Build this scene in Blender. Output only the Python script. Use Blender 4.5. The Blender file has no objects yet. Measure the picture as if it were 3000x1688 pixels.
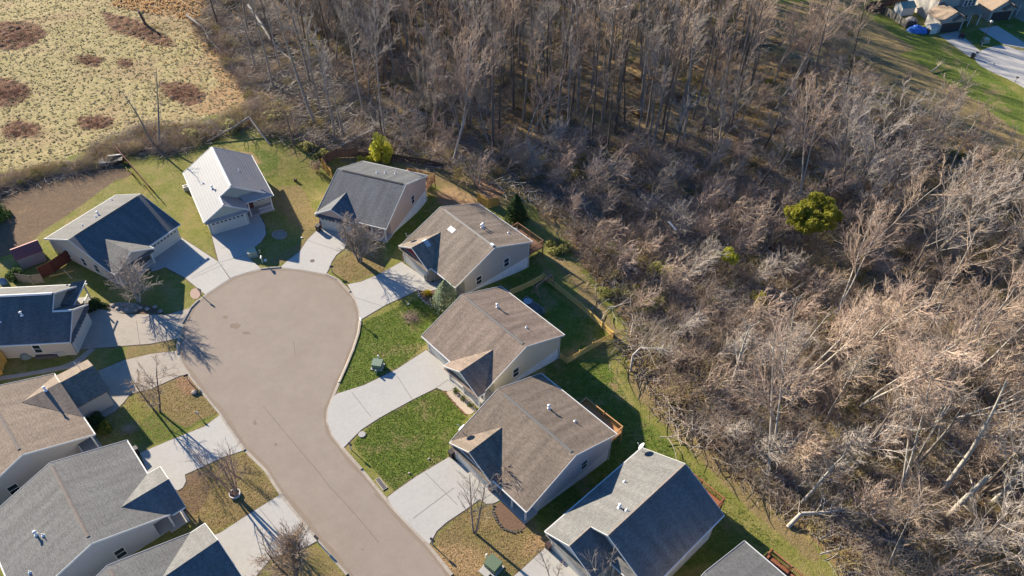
import bpy, math, random
import numpy as np
from mathutils import Vector, Matrix
R = math.radians
C = bpy.context.scene.collection
SC = bpy.context.scene
# ------------------------------------------------------------------ camera, light
CAM_H, FPX, PITCH, ROLL = 72.0, 2196.55, 0.758825, 0.003007
cam = bpy.data.cameras.new('camera'); camo = bpy.data.objects.new('camera', cam); C.objects.link(camo)
camo.location = (0, 0, CAM_H)
cam.sensor_width = 36; cam.lens = FPX / 3000 * 36; cam.clip_end = 6000; cam.clip_start = 1
camo.rotation_euler = (Matrix.Rotation(math.pi / 2 - PITCH, 3, 'X') @ Matrix.Rotation(ROLL, 3, 'Z')).to_euler()
SC.camera = camo
SUN_AZ, SUN_EL = R(137), R(21.5)          # where the sun stands
w = bpy.data.worlds.new('World'); SC.world = w; w.use_nodes = True
nt = w.node_tree; bg = nt.nodes['Background']
sky = nt.nodes.new('ShaderNodeTexSky'); sky.sky_type = 'NISHITA'; sky.sun_disc = False
sky.sun_elevation = SUN_EL; sky.sun_rotation = math.pi / 2 - SUN_AZ
tint = nt.nodes.new('ShaderNodeMix'); tint.data_type = 'RGBA'; tint.blend_type = 'MULTIPLY'; tint.inputs[0].default_value = 1; tint.inputs[7].default_value = (.42, .74, 1.08, 1)   # a deep clear blue sky
nt.links.new(sky.outputs[0], tint.inputs[6]); nt.links.new(tint.outputs[2], bg.inputs[0]); bg.inputs[1].default_value = 0.065; sky.ozone_density = 6.0; sky.air_density = 1.4
sl = bpy.data.lights.new('sun', 'SUN'); sl.energy = 5.0; sl.angle = R(0.5); sl.color = (1.0, 0.885, 0.71)
so = bpy.data.objects.new('sun', sl); C.objects.link(so)
so.rotation_euler = Vector((math.cos(SUN_AZ) * math.cos(SUN_EL), math.sin(SUN_AZ) * math.cos(SUN_EL), math.sin(SUN_EL))).to_track_quat('Z', 'Y').to_euler()
SC.view_settings.view_transform = 'Standard'; SC.view_settings.look = 'None'
SC.view_settings.exposure = 1.47; SC.view_settings.gamma = 1.0
try: SC.cycles.max_bounces = 5
except Exception: pass

# ------------------------------------------------------------------ terrain
def sst(e0, e1, x):
    t = np.clip((x - e0) / (e1 - e0), 0, 1); return t * t * (3 - 2 * t)
def terr(x, y):
    x = np.asarray(x, float); y = np.asarray(y, float)
    d1 = (x + 7.56) * 0.964 + (y - 72.96) * 0.265
    d2 = (x + 18.4) * 0.34 + (y - 85.4) * 0.94
    dr1 = 2.1 * sst(-0.2, 13.5, d1) + 2.2 * sst(13, 60, d1)
    dr2 = 2.1 * sst(-0.2, 13.5, d2) * sst(-46, -27, x) + 2.2 * sst(13, 60, d2) * sst(-70, 0, x)
    d = np.maximum(d1, d2 * sst(-46, -27, x))
    z = -np.maximum(dr1, dr2)
    wob = 0.35 * (np.sin(x * .11 + 1) * np.cos(y * .09) + .6 * np.sin(x * .23 + y * .17))
    z = z + wob * sst(20, 45, d) * (1 - sst(60, 80, x))
    f = sst(88, 120, y) * (1 - sst(-25, -5, x))
    z = z + f * (0.5 * np.sin(x * .05 + 2) * np.sin(y * .06) + 0.02 * (y - 100))
    return z
def ray(px, py):
    a, b = px - 1500.0, py - 844.0
    c, s = math.cos(ROLL), math.sin(ROLL)
    u, v = a * c + b * s, -a * s + b * c
    return (u / FPX, math.cos(PITCH) - v / FPX * math.sin(PITCH), -math.sin(PITCH) - v / FPX * math.cos(PITCH))
def _s(a, b, x):
    t = (x - a) / (b - a); t = 0.0 if t < 0 else 1.0 if t > 1 else t; return t * t * (3 - 2 * t)
def terr1(x, y):
    d1 = (x + 7.56) * 0.964 + (y - 72.96) * 0.265; d2 = (x + 18.4) * 0.34 + (y - 85.4) * 0.94; k = _s(-46, -27, x)
    z = -max(2.1 * _s(-0.2, 13.5, d1) + 2.2 * _s(13, 60, d1), 2.1 * _s(-0.2, 13.5, d2) * k + 2.2 * _s(13, 60, d2) * _s(-70, 0, x))
    z += 0.35 * (math.sin(x * .11 + 1) * math.cos(y * .09) + .6 * math.sin(x * .23 + y * .17)) * _s(20, 45, max(d1, d2 * k)) * (1 - _s(60, 80, x))
    f = _s(88, 120, y) * (1 - _s(-25, -5, x))
    return z + f * (0.5 * math.sin(x * .05 + 2) * math.sin(y * .06) + 0.02 * (y - 100)) if f else z
def at(px, py, dz=0.0):
    """ground point seen at a pixel of the photo (3000 wide)"""
    d = ray(px, py); z = 0.0
    for _ in range(12):
        t = (z + dz - CAM_H) / d[2]; x, y = d[0] * t, d[1] * t
        z = 0.5 * z + 0.5 * terr1(x, y)
    return Vector((x, y, z))
def pts(l): return [at(*p) for p in l]

# ------------------------------------------------------------------ materials
MATS = {}
def mat(name, col, rough=0.8, spec=0.3, noise=None, bump=None, metal=0.0, rand=0.0, stripe=None):
    """noise=(scale, amount, colour2); bump=(scale, strength, dist); stripe=(axis 'u'/'v', period, depth)"""
    if name in MATS: return MATS[name]
    m = bpy.data.materials.new(name); m.use_nodes = True; MATS[name] = m
    n, l = m.node_tree.nodes, m.node_tree.links; b = n['Principled BSDF']
    b.inputs['Roughness'].default_value = rough; b.inputs['Specular IOR Level'].default_value = spec
    b.inputs['Metallic'].default_value = metal
    rgb = n.new('ShaderNodeRGB'); rgb.outputs[0].default_value = (*col, 1); out = rgb.outputs[0]
    geo = n.new('ShaderNodeNewGeometry'); pos = geo.outputs['Position']
    if noise:
        for k, (sc, am, c2) in enumerate(noise if isinstance(noise, list) else [noise]):
            t = n.new('ShaderNodeTexNoise'); t.inputs['Scale'].default_value = sc; t.inputs['Detail'].default_value = 5
            t.inputs['Roughness'].default_value = 0.65
            l.new(pos, t.inputs['Vector'])
            r = n.new('ShaderNodeMapRange'); r.inputs[1].default_value = .35; r.inputs[2].default_value = .65; r.inputs[4].default_value = am
            l.new(t.outputs[0], r.inputs[0])
            mx = n.new('ShaderNodeMix'); mx.data_type = 'RGBA'; l.new(r.outputs[0], mx.inputs[0]); l.new(out, mx.inputs[6]); mx.inputs[7].default_value = (*c2, 1)
            out = mx.outputs[2]
    if rand:
        oi = n.new('ShaderNodeObjectInfo'); hv = n.new('ShaderNodeHueSaturation')
        r = n.new('ShaderNodeMapRange'); r.inputs[3].default_value = 1 - rand; r.inputs[4].default_value = 1 + rand
        l.new(oi.outputs['Random'], r.inputs[0]); l.new(r.outputs[0], hv.inputs['Value']); l.new(out, hv.inputs['Color']); out = hv.outputs[0]
    if bump:
        t = n.new('ShaderNodeTexNoise'); t.inputs['Scale'].default_value = bump[0]; t.inputs['Detail'].default_value = 4
        l.new(pos, t.inputs['Vector'])
        bp = n.new('ShaderNodeBump'); bp.inputs['Strength'].default_value = bump[1]; bp.inputs['Distance'].default_value = bump[2]
        l.new(t.outputs[0], bp.inputs['Height']); l.new(bp.outputs[0], b.inputs['Normal'])
    if stripe:
        uv = n.new('ShaderNodeUVMap'); sp = n.new('ShaderNodeSeparateXYZ'); l.new(uv.outputs[0], sp.inputs[0])
        mm = n.new('ShaderNodeMath'); mm.operation = 'MULTIPLY'; mm.inputs[1].default_value = 1 / stripe[1]
        l.new(sp.outputs[0 if stripe[0] == 'u' else 1], mm.inputs[0])
        fr = n.new('ShaderNodeMath'); fr.operation = 'FRACT'; l.new(mm.outputs[0], fr.inputs[0])
        bp = n.new('ShaderNodeBump'); bp.inputs['Strength'].default_value = 1; bp.inputs['Distance'].default_value = stripe[2]
        l.new(fr.outputs[0], bp.inputs['Height']); l.new(bp.outputs[0], b.inputs['Normal'])
        mr = n.new('ShaderNodeMapRange'); mr.inputs[1].default_value = 0.0; mr.inputs[2].default_value = 0.12; mr.inputs[3].default_value = .8; mr.inputs[4].default_value = 1
        l.new(fr.outputs[0], mr.inputs[0]); hv = n.new('ShaderNodeHueSaturation'); l.new(mr.outputs[0], hv.inputs['Value']); l.new(out, hv.inputs['Color']); out = hv.outputs[0]
    l.new(out, b.inputs['Base Color'])
    return m
def shingle(name, c1, c2, rough=0.85, streak=0.35, rowd=0.025):
    if name in MATS: return MATS[name]
    m = bpy.data.materials.new(name); m.use_nodes = True; MATS[name] = m
    n, l = m.node_tree.nodes, m.node_tree.links; b = n['Principled BSDF']
    b.inputs['Roughness'].default_value = rough; b.inputs['Specular IOR Level'].default_value = .25
    uv = n.new('ShaderNodeUVMap'); br = n.new('ShaderNodeTexBrick')
    br.inputs['Scale'].default_value = 1; br.inputs['Brick Width'].default_value = .33; br.inputs['Row Height'].default_value = .145
    br.inputs['Mortar Size'].default_value = .008; br.inputs['Mortar Smooth'].default_value = .3; br.inputs['Bias'].default_value = 0
    br.inputs['Color1'].default_value = (*c1, 1); br.inputs['Color2'].default_value = (*c2, 1)
    br.inputs['Mortar'].default_value = (c1[0] * .45, c1[1] * .45, c1[2] * .45, 1); l.new(uv.outputs[0], br.inputs['Vector'])
    # broad weathering blotches and streaks running down the slope
    mp = n.new('ShaderNodeMapping'); mp.inputs['Scale'].default_value = (1.0, .14, 1); l.new(uv.outputs[0], mp.inputs[0])
    t = n.new('ShaderNodeTexNoise'); t.inputs['Scale'].default_value = .9; t.inputs['Detail'].default_value = 6; t.inputs['Roughness'].default_value = .6; l.new(mp.outputs[0], t.inputs['Vector'])
    t2 = n.new('ShaderNodeTexNoise'); t2.inputs['Scale'].default_value = 5; t2.inputs['Detail'].default_value = 4; t2.inputs['Roughness'].default_value = .8; l.new(uv.outputs[0], t2.inputs['Vector'])
    r = n.new('ShaderNodeMapRange'); r.inputs[1].default_value = .3; r.inputs[2].default_value = .7; r.inputs[3].default_value = 1 - streak; r.inputs[4].default_value = 1 + streak * .6; l.new(t.outputs[0], r.inputs[0])
    r2 = n.new('ShaderNodeMapRange'); r2.inputs[1].default_value = .3; r2.inputs[2].default_value = .7; r2.inputs[3].default_value = .72; r2.inputs[4].default_value = 1.22; l.new(t2.outputs[0], r2.inputs[0])
    mu = n.new('ShaderNodeMath'); mu.operation = 'MULTIPLY'; l.new(r.outputs[0], mu.inputs[0]); l.new(r2.outputs[0], mu.inputs[1])
    hv = n.new('ShaderNodeHueSaturation'); l.new(mu.outputs[0], hv.inputs['Value']); l.new(br.outputs[0], hv.inputs['Color']); l.new(hv.outputs[0], b.inputs['Base Color'])
    sp = n.new('ShaderNodeSeparateXYZ'); l.new(uv.outputs[0], sp.inputs[0])
    mm = n.new('ShaderNodeMath'); mm.operation = 'MULTIPLY'; mm.inputs[1].default_value = -1 / .29; l.new(sp.outputs[1], mm.inputs[0])
    fr = n.new('ShaderNodeMath'); fr.operation = 'FRACT'; l.new(mm.outputs[0], fr.inputs[0])
    bp = n.new('ShaderNodeBump'); bp.inputs['Strength'].default_value = 1; bp.inputs['Distance'].default_value = rowd; l.new(fr.outputs[0], bp.inputs['Height'])
    l.new(bp.outputs[0], b.inputs['Normal'])
    return m
# ------------------------------------------------------------------ mesh helper
class MB:
    def __init__(s): s.v, s.f, s.mi = [], [], []
    def poly(s, ps, mi=0):
        k = len(s.v); s.v += [tuple(p) for p in ps]; s.f.append(tuple(range(k, k + len(ps)))); s.mi.append(mi); return s
    def prism(s, ps, z0, z1, mi=0):
        """vertical prism over xy list (counter-clockwise)"""
        a = [(p[0], p[1], z0) for p in ps]; b = [(p[0], p[1], z1) for p in ps]; n = len(ps)
        s.poly(b, mi); s.poly(a[::-1], mi)
        for i in range(n): s.poly([a[i], a[(i + 1) % n], b[(i + 1) % n], b[i]], mi)
        return s
    def slab(s, top, th, mi=0, dirn=(0, 0, -1)):
        """thick sheet: top polygon (ccw from outside) pushed by th along dirn"""
        o = Vector(dirn) * th; bt = [tuple(Vector(p) + o) for p in top]; n = len(top)
        s.poly(top, mi); s.poly(bt[::-1], mi)
        for i in range(n): s.poly([bt[i], bt[(i + 1) % n], top[(i + 1) % n], top[i]], mi)
        return s
    def box(s, x0, x1, y0, y1, z0, z1, mi=0, rot=0, c=(0, 0)):
        q = [(x0, y0), (x1, y0), (x1, y1), (x0, y1)]
        if rot:
            cs, sn = math.cos(rot), math.sin(rot); q = [(c[0] + (x - c[0]) * cs - (y - c[1]) * sn, c[1] + (x - c[0]) * sn + (y - c[1]) * cs) for x, y in q]
        return s.prism(q, z0, z1, mi)
    def bar(s, a, b, wd, ht=None, mi=0, up=(0, 0, 1)):
        a, b = Vector(a), Vector(b); d = (b - a).normalized(); up = Vector(up)
        if abs(d.dot(up)) > .98: up = Vector((1, 0, 0))
        x = d.cross(up).normalized() * wd / 2; y = x.cross(d).normalized() * (ht or wd) / 2
        q = [x + y, -x + y, -x - y, x - y]; n = 4
        A = [a + k for k in q]; B = [b + k for k in q]
        s.poly(A, mi); s.poly(B[::-1], mi)
        for i in range(4): s.poly([A[(i + 1) % 4], A[i], B[i], B[(i + 1) % 4]], mi)
        return s
    def cyl(s, a, b, r0, r1=None, n=10, mi=0, cap=True):
        r1 = r0 if r1 is None else r1
        a, b = Vector(a), Vector(b); d = (b - a).normalized(); up = Vector((0, 0, 1)) if abs(d.z) < .95 else Vector((1, 0, 0))
        x = d.cross(up).normalized(); y = x.cross(d)
        A = [a + (x * math.cos(t) + y * math.sin(t)) * r0 for t in [2 * math.pi * i / n for i in range(n)]]
        B = [b + (x * math.cos(t) + y * math.sin(t)) * r1 for t in [2 * math.pi * i / n for i in range(n)]]
        if cap: s.poly(A, mi); s.poly(B[::-1], mi)
        for i in range(n): s.poly([A[(i + 1) % n], A[i], B[i], B[(i + 1) % n]], mi)
        return s
    def lathe(s, c, prof, n=14, mi=0):
        c = Vector(c)
        for (r0, z0), (r1, z1) in zip(prof, prof[1:]):
            for i in range(n):
                t0, t1 = 2 * math.pi * i / n, 2 * math.pi * (i + 1) / n
                q = [c + Vector((r0 * math.cos(t0), r0 * math.sin(t0), z0)), c + Vector((r0 * math.cos(t1), r0 * math.sin(t1), z0)),
                     c + Vector((r1 * math.cos(t1), r1 * math.sin(t1), z1)), c + Vector((r1 * math.cos(t0), r1 * math.sin(t0), z1))]
                if r0 < 1e-4: q = [q[0], q[2], q[3]]
                elif r1 < 1e-4: q = q[:3]
                s.poly(q, mi)
        return s
    def build(s, name, m, parent=None, link=True, uv=True):
        me = bpy.data.meshes.new(name); me.from_pydata(s.v, [], s.f)
        for mm in (m if isinstance(m, (list, tuple)) else [m]): me.materials.append(mm)
        if isinstance(m, (list, tuple)): me.polygons.foreach_set('material_index', s.mi)
        if uv:
            ul = me.uv_layers.new(name='UVMap'); data = np.zeros(len(me.loops) * 2)
            for p in me.polygons:
                n = p.normal; t = Vector((-n.y, n.x, 0))
                t = Vector((1, 0, 0)) if t.length < .05 else t.normalized()
                b = n.cross(t)
                for li in p.loop_indices:
                    co = me.vertices[me.loops[li].vertex_index].co; data[li * 2] = co.dot(t); data[li * 2 + 1] = co.dot(b)
            ul.data.foreach_set('uv', data)
        o = bpy.data.objects.new(name, me)
        if link: C.objects.link(o)
        if parent is not None: o.parent = parent
        return o
def tag(o, label=None, cat=None, group=None, kind=None):
    if label: o['label'] = label
    if cat: o['category'] = cat
    if group: o['group'] = group
    if kind: o['kind'] = kind
    return o
def empty(name, loc, rz=0, label=None, cat=None, group=None):
    o = bpy.data.objects.new(name, None); C.objects.link(o); o.location = loc; o.rotation_euler = (0, 0, rz); o.empty_display_size = .5
    return tag(o, label, cat, group)
def copy_tree(o, parent=None):
    c = o.copy(); C.objects.link(c); c.parent = parent
    for ch in o.children: copy_tree(ch, c)
    return c
def npmesh(name, V, F, m, parent=None, link=True):
    """fast mesh from arrays; F is (n,4) or (n,3)"""
    me = bpy.data.meshes.new(name); V = np.asarray(V, np.float32); F = np.asarray(F, np.int32); k = F.shape[1]
    me.vertices.add(len(V)); me.vertices.foreach_set('co', V.ravel())
    me.loops.add(F.size); me.loops.foreach_set('vertex_index', F.ravel())
    me.polygons.add(len(F)); me.polygons.foreach_set('loop_start', np.arange(0, F.size, k, dtype=np.int32)); me.polygons.foreach_set('loop_total', np.full(len(F), k, np.int32))
    me.update(calc_edges=True); me.materials.append(m)
    o = bpy.data.objects.new(name, me)
    if link: C.objects.link(o)
    if parent is not None: o.parent = parent
    return o
# ------------------------------------------------------------------ zones of the ground, outlined in world space
def inpoly(X, Y, P):
    c = np.zeros(X.shape, bool); n = len(P)
    for i in range(n):
        x0, y0 = P[i][0], P[i][1]; x1, y1 = P[(i + 1) % n][0], P[(i + 1) % n][1]
        if y0 == y1: continue
        k = ((y0 > Y) != (y1 > Y)) & (X < (x1 - x0) * (Y - y0) / (y1 - y0) + x0); c ^= k
    return c
Z = {}
Z['woods'] = [[(560,-60),(610,60),(640,140),(720,180),(800,260),(850,330),(862,400),(900,432),(960,440),(1060,455),(1150,478),(1300,500),(1400,500),(1450,540),(1560,590),(1590,640),(1650,690),(1690,760),(1770,850),(1840,960),(1838,1060),(1900,1120),(1970,1200),(2040,1290),(2130,1380),(2230,1450),(2330,1540),(2420,1620),(2500,1760),(3300,1760),(3300,560),(3000,500),(2850,400),(2700,330),(2560,240),(2430,190),(2330,150),(2280,80),(2240,20),(2200,-60)]]
Z['field'] = [[(-200,-60),(640,-60),(700,60),(690,150),(780,260),(760,300),(640,330),(560,360),(430,380),(330,400),(230,450),(120,490),(-200,520)]]
Z['mulch'] = [[(-200,540),(60,500),(150,470),(260,480),(345,478),(372,500),(396,512),(340,530),(280,570),(200,630),(120,680),(60,740),(-200,800)], [(340,900),(410,890),(470,905),(490,925),(420,925),(330,915),(300,900),(305,880)], [(1447,1483),(1474,1466),(1544,1520),(1545,1548),(1506,1561),(1470,1552),(1447,1512)], [(521,1438),(545,1390),(592,1376),(616,1420),(606,1480),(555,1520),(530,1480)]]
Z['redbrush'] = [[(-60,65),(60,62),(120,75),(140,100),(110,125),(60,145),(20,148),(-60,140)], [(-60,225),(30,230),(75,245),(92,270),(70,300),(20,315),(-60,318)], [(215,165),(270,160),(305,175),(290,198),(255,195)], [(455,245),(520,238),(570,250),(606,280),(590,305),(545,312),(490,285)], [(225,345),(290,335),(335,345),(330,370),(280,380),(240,378)], [(0,370),(60,350),(120,370),(110,400),(20,405)], [(290,30),(400,60),(500,110),(520,140),(450,130),(330,90)], [(340,170),(390,175),(385,200),(345,192)]]
Z['orange'] = [[(640,60),(720,150),(800,260),(820,330),(740,330),(650,340),(560,330),(640,250),(600,150),(560,90)], [(340,-60),(620,-60),(610,40),(560,60),(500,50),(430,40),(330,20)], [(640,200),(720,190),(700,300),(640,260)], [(700,440),(740,445),(760,480),(730,490),(700,465)], [(1250,560),(1330,545),(1400,590),(1430,600),(1380,612),(1270,575)], [(1560,520),(1640,530),(1640,580),(1560,570)],
   [(1150,1590),(1255,1600),(1340,1590),(1420,1620),(1400,1700),(1330,1700)], [(1560,1560),(1620,1580),(1590,1620),(1540,1640),(1530,1600)]]
Z['lush'] = [[(1060,945),(1255,860),(1310,880),(1330,920),(1240,1015),(1165,1080),(1060,1135),(990,1160),(1000,1110),(1040,1020)], [(1279,1137),(1305,1150),(1370,1225),(1320,1290),(1310,1340),(1222,1395),(1155,1440),(1100,1380),(1030,1300),(1110,1225)], [(1590,840),(1790,980),(1680,1060),(1640,1050),(1470,880)], [(1600,1060),(1780,1060),(1850,1200),(1930,1260),(1990,1330),(1960,1370),(1850,1330),(1820,1500),(1600,1540),(1560,1530)], [(2100,1500),(2250,1640),(2180,1620),(1950,1688),(1900,1760),(1700,1740)],
   [(1110,700),(1300,560),(1330,560),(1140,760)], [(2540,30),(2700,95),(2860,180),(3000,290),(3000,400),(2850,300),(2700,190),(2600,100)], [(2790,110),(2870,150),(2990,120),(3100,200),(3100,20),(2950,60)], [(480,1170),(570,1200),(640,1215),(500,1290),(390,1310),(400,1250)], [(1480,720),(1560,750),(1650,850),(1500,850),(1400,850)], [(740,440),(820,450),(810,520),(760,530)], [(900,450),(960,455),(990,500),(950,520),(930,490)],[(2270,-60),(2560,-60),(2400,10),(2300,60)]]
Z['dryedge'] = [[(1835,1060),(1900,1110),(2040,1270),(2200,1420),(2330,1530),(2420,1640),(2360,1640),(2280,1560),(2180,1480),(2070,1370),(1960,1260),(1850,1150)], [(1600,740),(1700,780),(1830,1000),(1800,1000),(1700,860)], [(2240,60),(2350,110),(2480,200),(2640,290),(2800,330),(3000,430),(3300,600),(3300,700),(2850,470),(2700,400),(2500,300),(2380,230)], [(2180,60),(2260,10),(2400,0),(2530,-20),(2530,40),(2600,90),(2680,140),(2600,180),(2440,150),(2300,140)], [(2300,120),(2520,110),(2700,190),(2880,310),(3000,400),(3200,520),(3200,800),(2700,480),(2400,260)], [(1000,400),(1090,470),(1100,480),(990,480)]]
Z['drylawn'] = [[(450,1090),(555,1100),(640,1205),(540,1260),(470,1200),(400,1170)], [(360,1014),(522,998),(524,1025),(440,1040),(370,1060)], [(545,1390),(640,1345),(720,1325),(780,1385),(820,1450),(640,1560),(560,1540),(530,1480)], [(930,1595),(1010,1690),(1100,1800),(800,1800),(790,1640)], [(1270,1580),(1362,1497),(1445,1476),(1600,1560),(1530,1670),(1330,1690)], [(976,760),(1110,700),(1130,790),(1018,832),(970,795)], [(1180,470),(1500,520),(1530,600),(1450,600),(1300,560)], [(760,560),(880,540),(945,660),(880,735),(830,770),(760,780),(900,700)]]
Z['dirt'] = [[(500,1095),(552,1100),(580,1140),(560,1165),(530,1150)], [(1280,590),(1300,565),(1400,600),(1390,612),(1310,610)],[(1380,500),(1480,560),(1440,600),(1400,560)]]
# ------------------------------------------------------------------ ground sheet
def ground():
    def ax(a, b, st, lo, hi):
        core = np.arange(a, b + .01, st); k = np.array([1, 3, 8, 20, 50, 120, 300, 800, 1800.])
        return np.concatenate([(a - k[::-1])[(a - k[::-1]) > lo], core, (b + k)[(b + k) < hi]])
    gx = ax(-132, 132, .5, -3000, 3000); gy = ax(22, 190, .5, -1500, 3500)
    X, Y = np.meshgrid(gx, gy); H = terr(np.clip(X, -400, 400), np.clip(Y, -100, 500))
    rng = np.random.RandomState(4)
    masks = {}
    core = (X > -135) & (X < 135) & (Y > 19) & (Y < 193)
    for k, pl in Z.items():
        m = np.zeros(X.shape)
        for P in pl: m = np.maximum(m, inpoly(X, Y, [at(*p) for p in P]).astype(float))
        for _ in range(2):
            m[1:-1, 1:-1] = (m[1:-1, 1:-1] * 2 + m[:-2, 1:-1] + m[2:, 1:-1] + m[1:-1, :-2] + m[1:-1, 2:]) / 6
        masks[k] = m
    masks['woods'][Y > 190] = 1; masks['field'][(X < -132)] = 1
    # rough relief where nothing is mown
    r = rng.rand(*X.shape) - .5
    r2 = np.sin(X * 1.9 + 1.3 * np.sin(Y * .7)) * np.sin(Y * 2.3 + 1.7 * np.sin(X * .9))
    H = H + core * (masks['field'] * (r * .11 + r2 * .05) + masks['woods'] * (r * .3 + r2 * .12) + masks['redbrush'] * r * .5)
    # cut the ground a little under road and drives is not needed: those lie on top
    ny, nx = X.shape; V = np.stack([X, Y, H], -1).reshape(-1, 3)
    i = np.arange(ny - 1)[:, None] * nx + np.arange(nx - 1)[None, :]; F = np.stack([i, i + 1, i + nx + 1, i + nx], -1).reshape(-1, 4)
    m = ground_material()
    o = npmesh('ground', V, F, m); tag(o, kind='structure')
    for nm, ks in (('za', ('woods', 'field', 'mulch')), ('zb', ('redbrush', 'orange', 'lush')), ('zc', ('dryedge', 'drylawn', 'dirt'))):
        at_ = o.data.attributes.new(nm, 'FLOAT_VECTOR', 'POINT')
        at_.data.foreach_set('vector', np.stack([masks[k] for k in ks], -1).astype(np.float32).ravel())
    return o
def ground_material():
    m = bpy.data.materials.new('ground'); m.use_nodes = True; n, l = m.node_tree.nodes, m.node_tree.links; b = n['Principled BSDF']
    b.inputs['Roughness'].default_value = .95; b.inputs['Specular IOR Level'].default_value = .1
    geo = n.new('ShaderNodeNewGeometry'); pos = geo.outputs['Position']
    def noise(sc, det=5, ro=.6, dist=0):
        t = n.new('ShaderNodeTexNoise'); t.inputs['Scale'].default_value = sc; t.inputs['Detail'].default_value = det; t.inputs['Roughness'].default_value = ro
        t.inputs['Distortion'].default_value = dist; l.new(pos, t.inputs['Vector']); return t.outputs[0]
    def rng_(x, a, b_, c=0, d=1):
        r = n.new('ShaderNodeMapRange'); r.inputs[1].default_value = a; r.inputs[2].default_value = b_; r.inputs[3].default_value = c; r.inputs[4].default_value = d; l.new(x, r.inputs[0]); return r.outputs[0]
    def mix(f, a, b_):
        x = n.new('ShaderNodeMix'); x.data_type = 'RGBA'
        if isinstance(f, float): x.inputs[0].default_value = f
        else: l.new(f, x.inputs[0])
        for s_, k in ((a, 6), (b_, 7)):
            if isinstance(s_, tuple): x.inputs[k].default_value = (*s_, 1)
            else: l.new(s_, x.inputs[k])
        return x.outputs[2]
    def mul(a, b_, op='MULTIPLY'):
        x = n.new('ShaderNodeMath'); x.operation = op
        for s_, k in ((a, 0), (b_, 1)):
            if isinstance(s_, (float, int)): x.inputs[k].default_value = s_
            else: l.new(s_, x.inputs[k])
        return x.outputs[0]
    nf, nm_, nl, nxl = noise(9, 4, .7), noise(1.6, 6, .65), noise(.35, 6, .6), noise(.09, 4, .5)
    n3 = noise(3.5, 5, .7, .6); nv = noise(22, 3, .7)
    def zone(attr, k, soft=.18, amt=.55):
        a = n.new('ShaderNodeAttribute'); a.attribute_name = attr; sp = n.new('ShaderNodeSeparateXYZ'); l.new(a.outputs['Vector'], sp.inputs[0])
        nn = mul(mul(nm_, .5, 'SUBTRACT'), amt); v = mul(sp.outputs[k], mul(mul(nl, .5, 'SUBTRACT'), amt), 'ADD'); v = mul(v, nn, 'ADD')
        return rng_(v, .5 - soft, .5 + soft)
    # mown grass: green, straw and bare mottling
    base = mix(rng_(nl, .38, .62), (.17, .175, .035), (.26, .22, .075))
    base = mix(rng_(nm_, .42, .7, 0, .6), base, (.09, .12, .02)); base = mix(rng_(n3, .5, .75, 0, .55), base, (.30, .25, .12))
    lush = mix(rng_(nm_, .36, .62), (.07, .12, .014), (.13, .165, .028)); lush = mix(rng_(n3, .48, .66, 0, .75), lush, (.21, .18, .07)); lush = mix(rng_(nl, .52, .66, 0, .7), lush, (.22, .19, .08))
    dry = mix(rng_(nm_, .36, .64), (.27, .19, .095), (.20, .155, .06)); dry = mix(rng_(n3, .5, .75, 0, .7), dry, (.11, .095, .04)); dry = mix(rng_(nl, .5, .66, 0, .6), dry, (.12, .13, .03))
    edge = mix(rng_(nm_, .38, .62), (.27, .19, .10), (.18, .15, .055)); edge = mix(rng_(n3, .5, .72, 0, .6), edge, (.14, .10, .05))
    field = mix(rng_(nl, .36, .64), (.42, .33, .165), (.34, .29, .125)); field = mix(rng_(n3, .52, .74, 0, .5), field, (.27, .22, .10)); field = mix(rng_(nxl, .5, .62, 0, .6), field, (.34, .23, .13))
    woods = mix(rng_(nl, .38, .62), (.24, .155, .075), (.36, .25, .11)); woods = mix(rng_(n3, .44, .66, 0, .75), woods, (.075, .05, .03)); woods = mix(rng_(nm_, .56, .7, 0, .75), woods, (.34, .19, .08)); woods = mix(rng_(nxl, .5, .62, 0, .5), woods, (.20, .19, .07))
    mulch = mix(rng_(nm_, .36, .64), (.20, .135, .085), (.13, .09, .06)); mulch = mix(rng_(nf, .5, .7, 0, .6), mulch, (.07, .05, .04))
    red = mix(rng_(n3, .36, .6), (.22, .12, .075), (.14, .075, .05)); red = mix(rng_(nf, .5, .68, 0, .7), red, (.32, .2, .12))
    orange = mix(rng_(n3, .38, .62), (.40, .255, .13), (.30, .20, .10))
    dirt = mix(rng_(n3, .38, .62), (.33, .2, .12), (.22, .13, .07))
    c = base
    for att, k, col, am in (('zb', 2, lush, .8), ('zc', 1, dry, .8), ('zc', 0, edge, .9), ('za', 1, field, .9), ('za', 2, mulch, .35), ('zb', 1, orange, 1.8), ('zb', 0, red, 1.3), ('zc', 2, dirt, .8), ('za', 0, woods, .5)):
        c = mix(zone(att, k, .34 if (att, k) in (('zb', 0), ('zb', 1)) else .16, am), c, col)
    hv = n.new('ShaderNodeHueSaturation'); l.new(mul(rng_(nf, .3, .7, .62, 1.35), rng_(nv, .3, .7, .8, 1.2)), hv.inputs['Value']); l.new(c, hv.inputs['Color'])
    l.new(hv.outputs[0], b.inputs['Base Color'])
    bp = n.new('ShaderNodeBump'); bp.inputs['Strength'].default_value = .9; bp.inputs['Distance'].default_value = .12
    hsum = mul(mul(nf, .5), mul(n3, 1.0), 'ADD'); l.new(hsum, bp.inputs['Height'])
    bp2 = n.new('ShaderNodeBump'); bp2.inputs['Strength'].default_value = .7; bp2.inputs['Distance'].default_value = .03; l.new(nv, bp2.inputs['Height']); l.new(bp.outputs[0], bp2.inputs['Normal'])
    l.new(bp2.outputs[0], b.inputs['Normal'])
    return m
ground()
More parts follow.
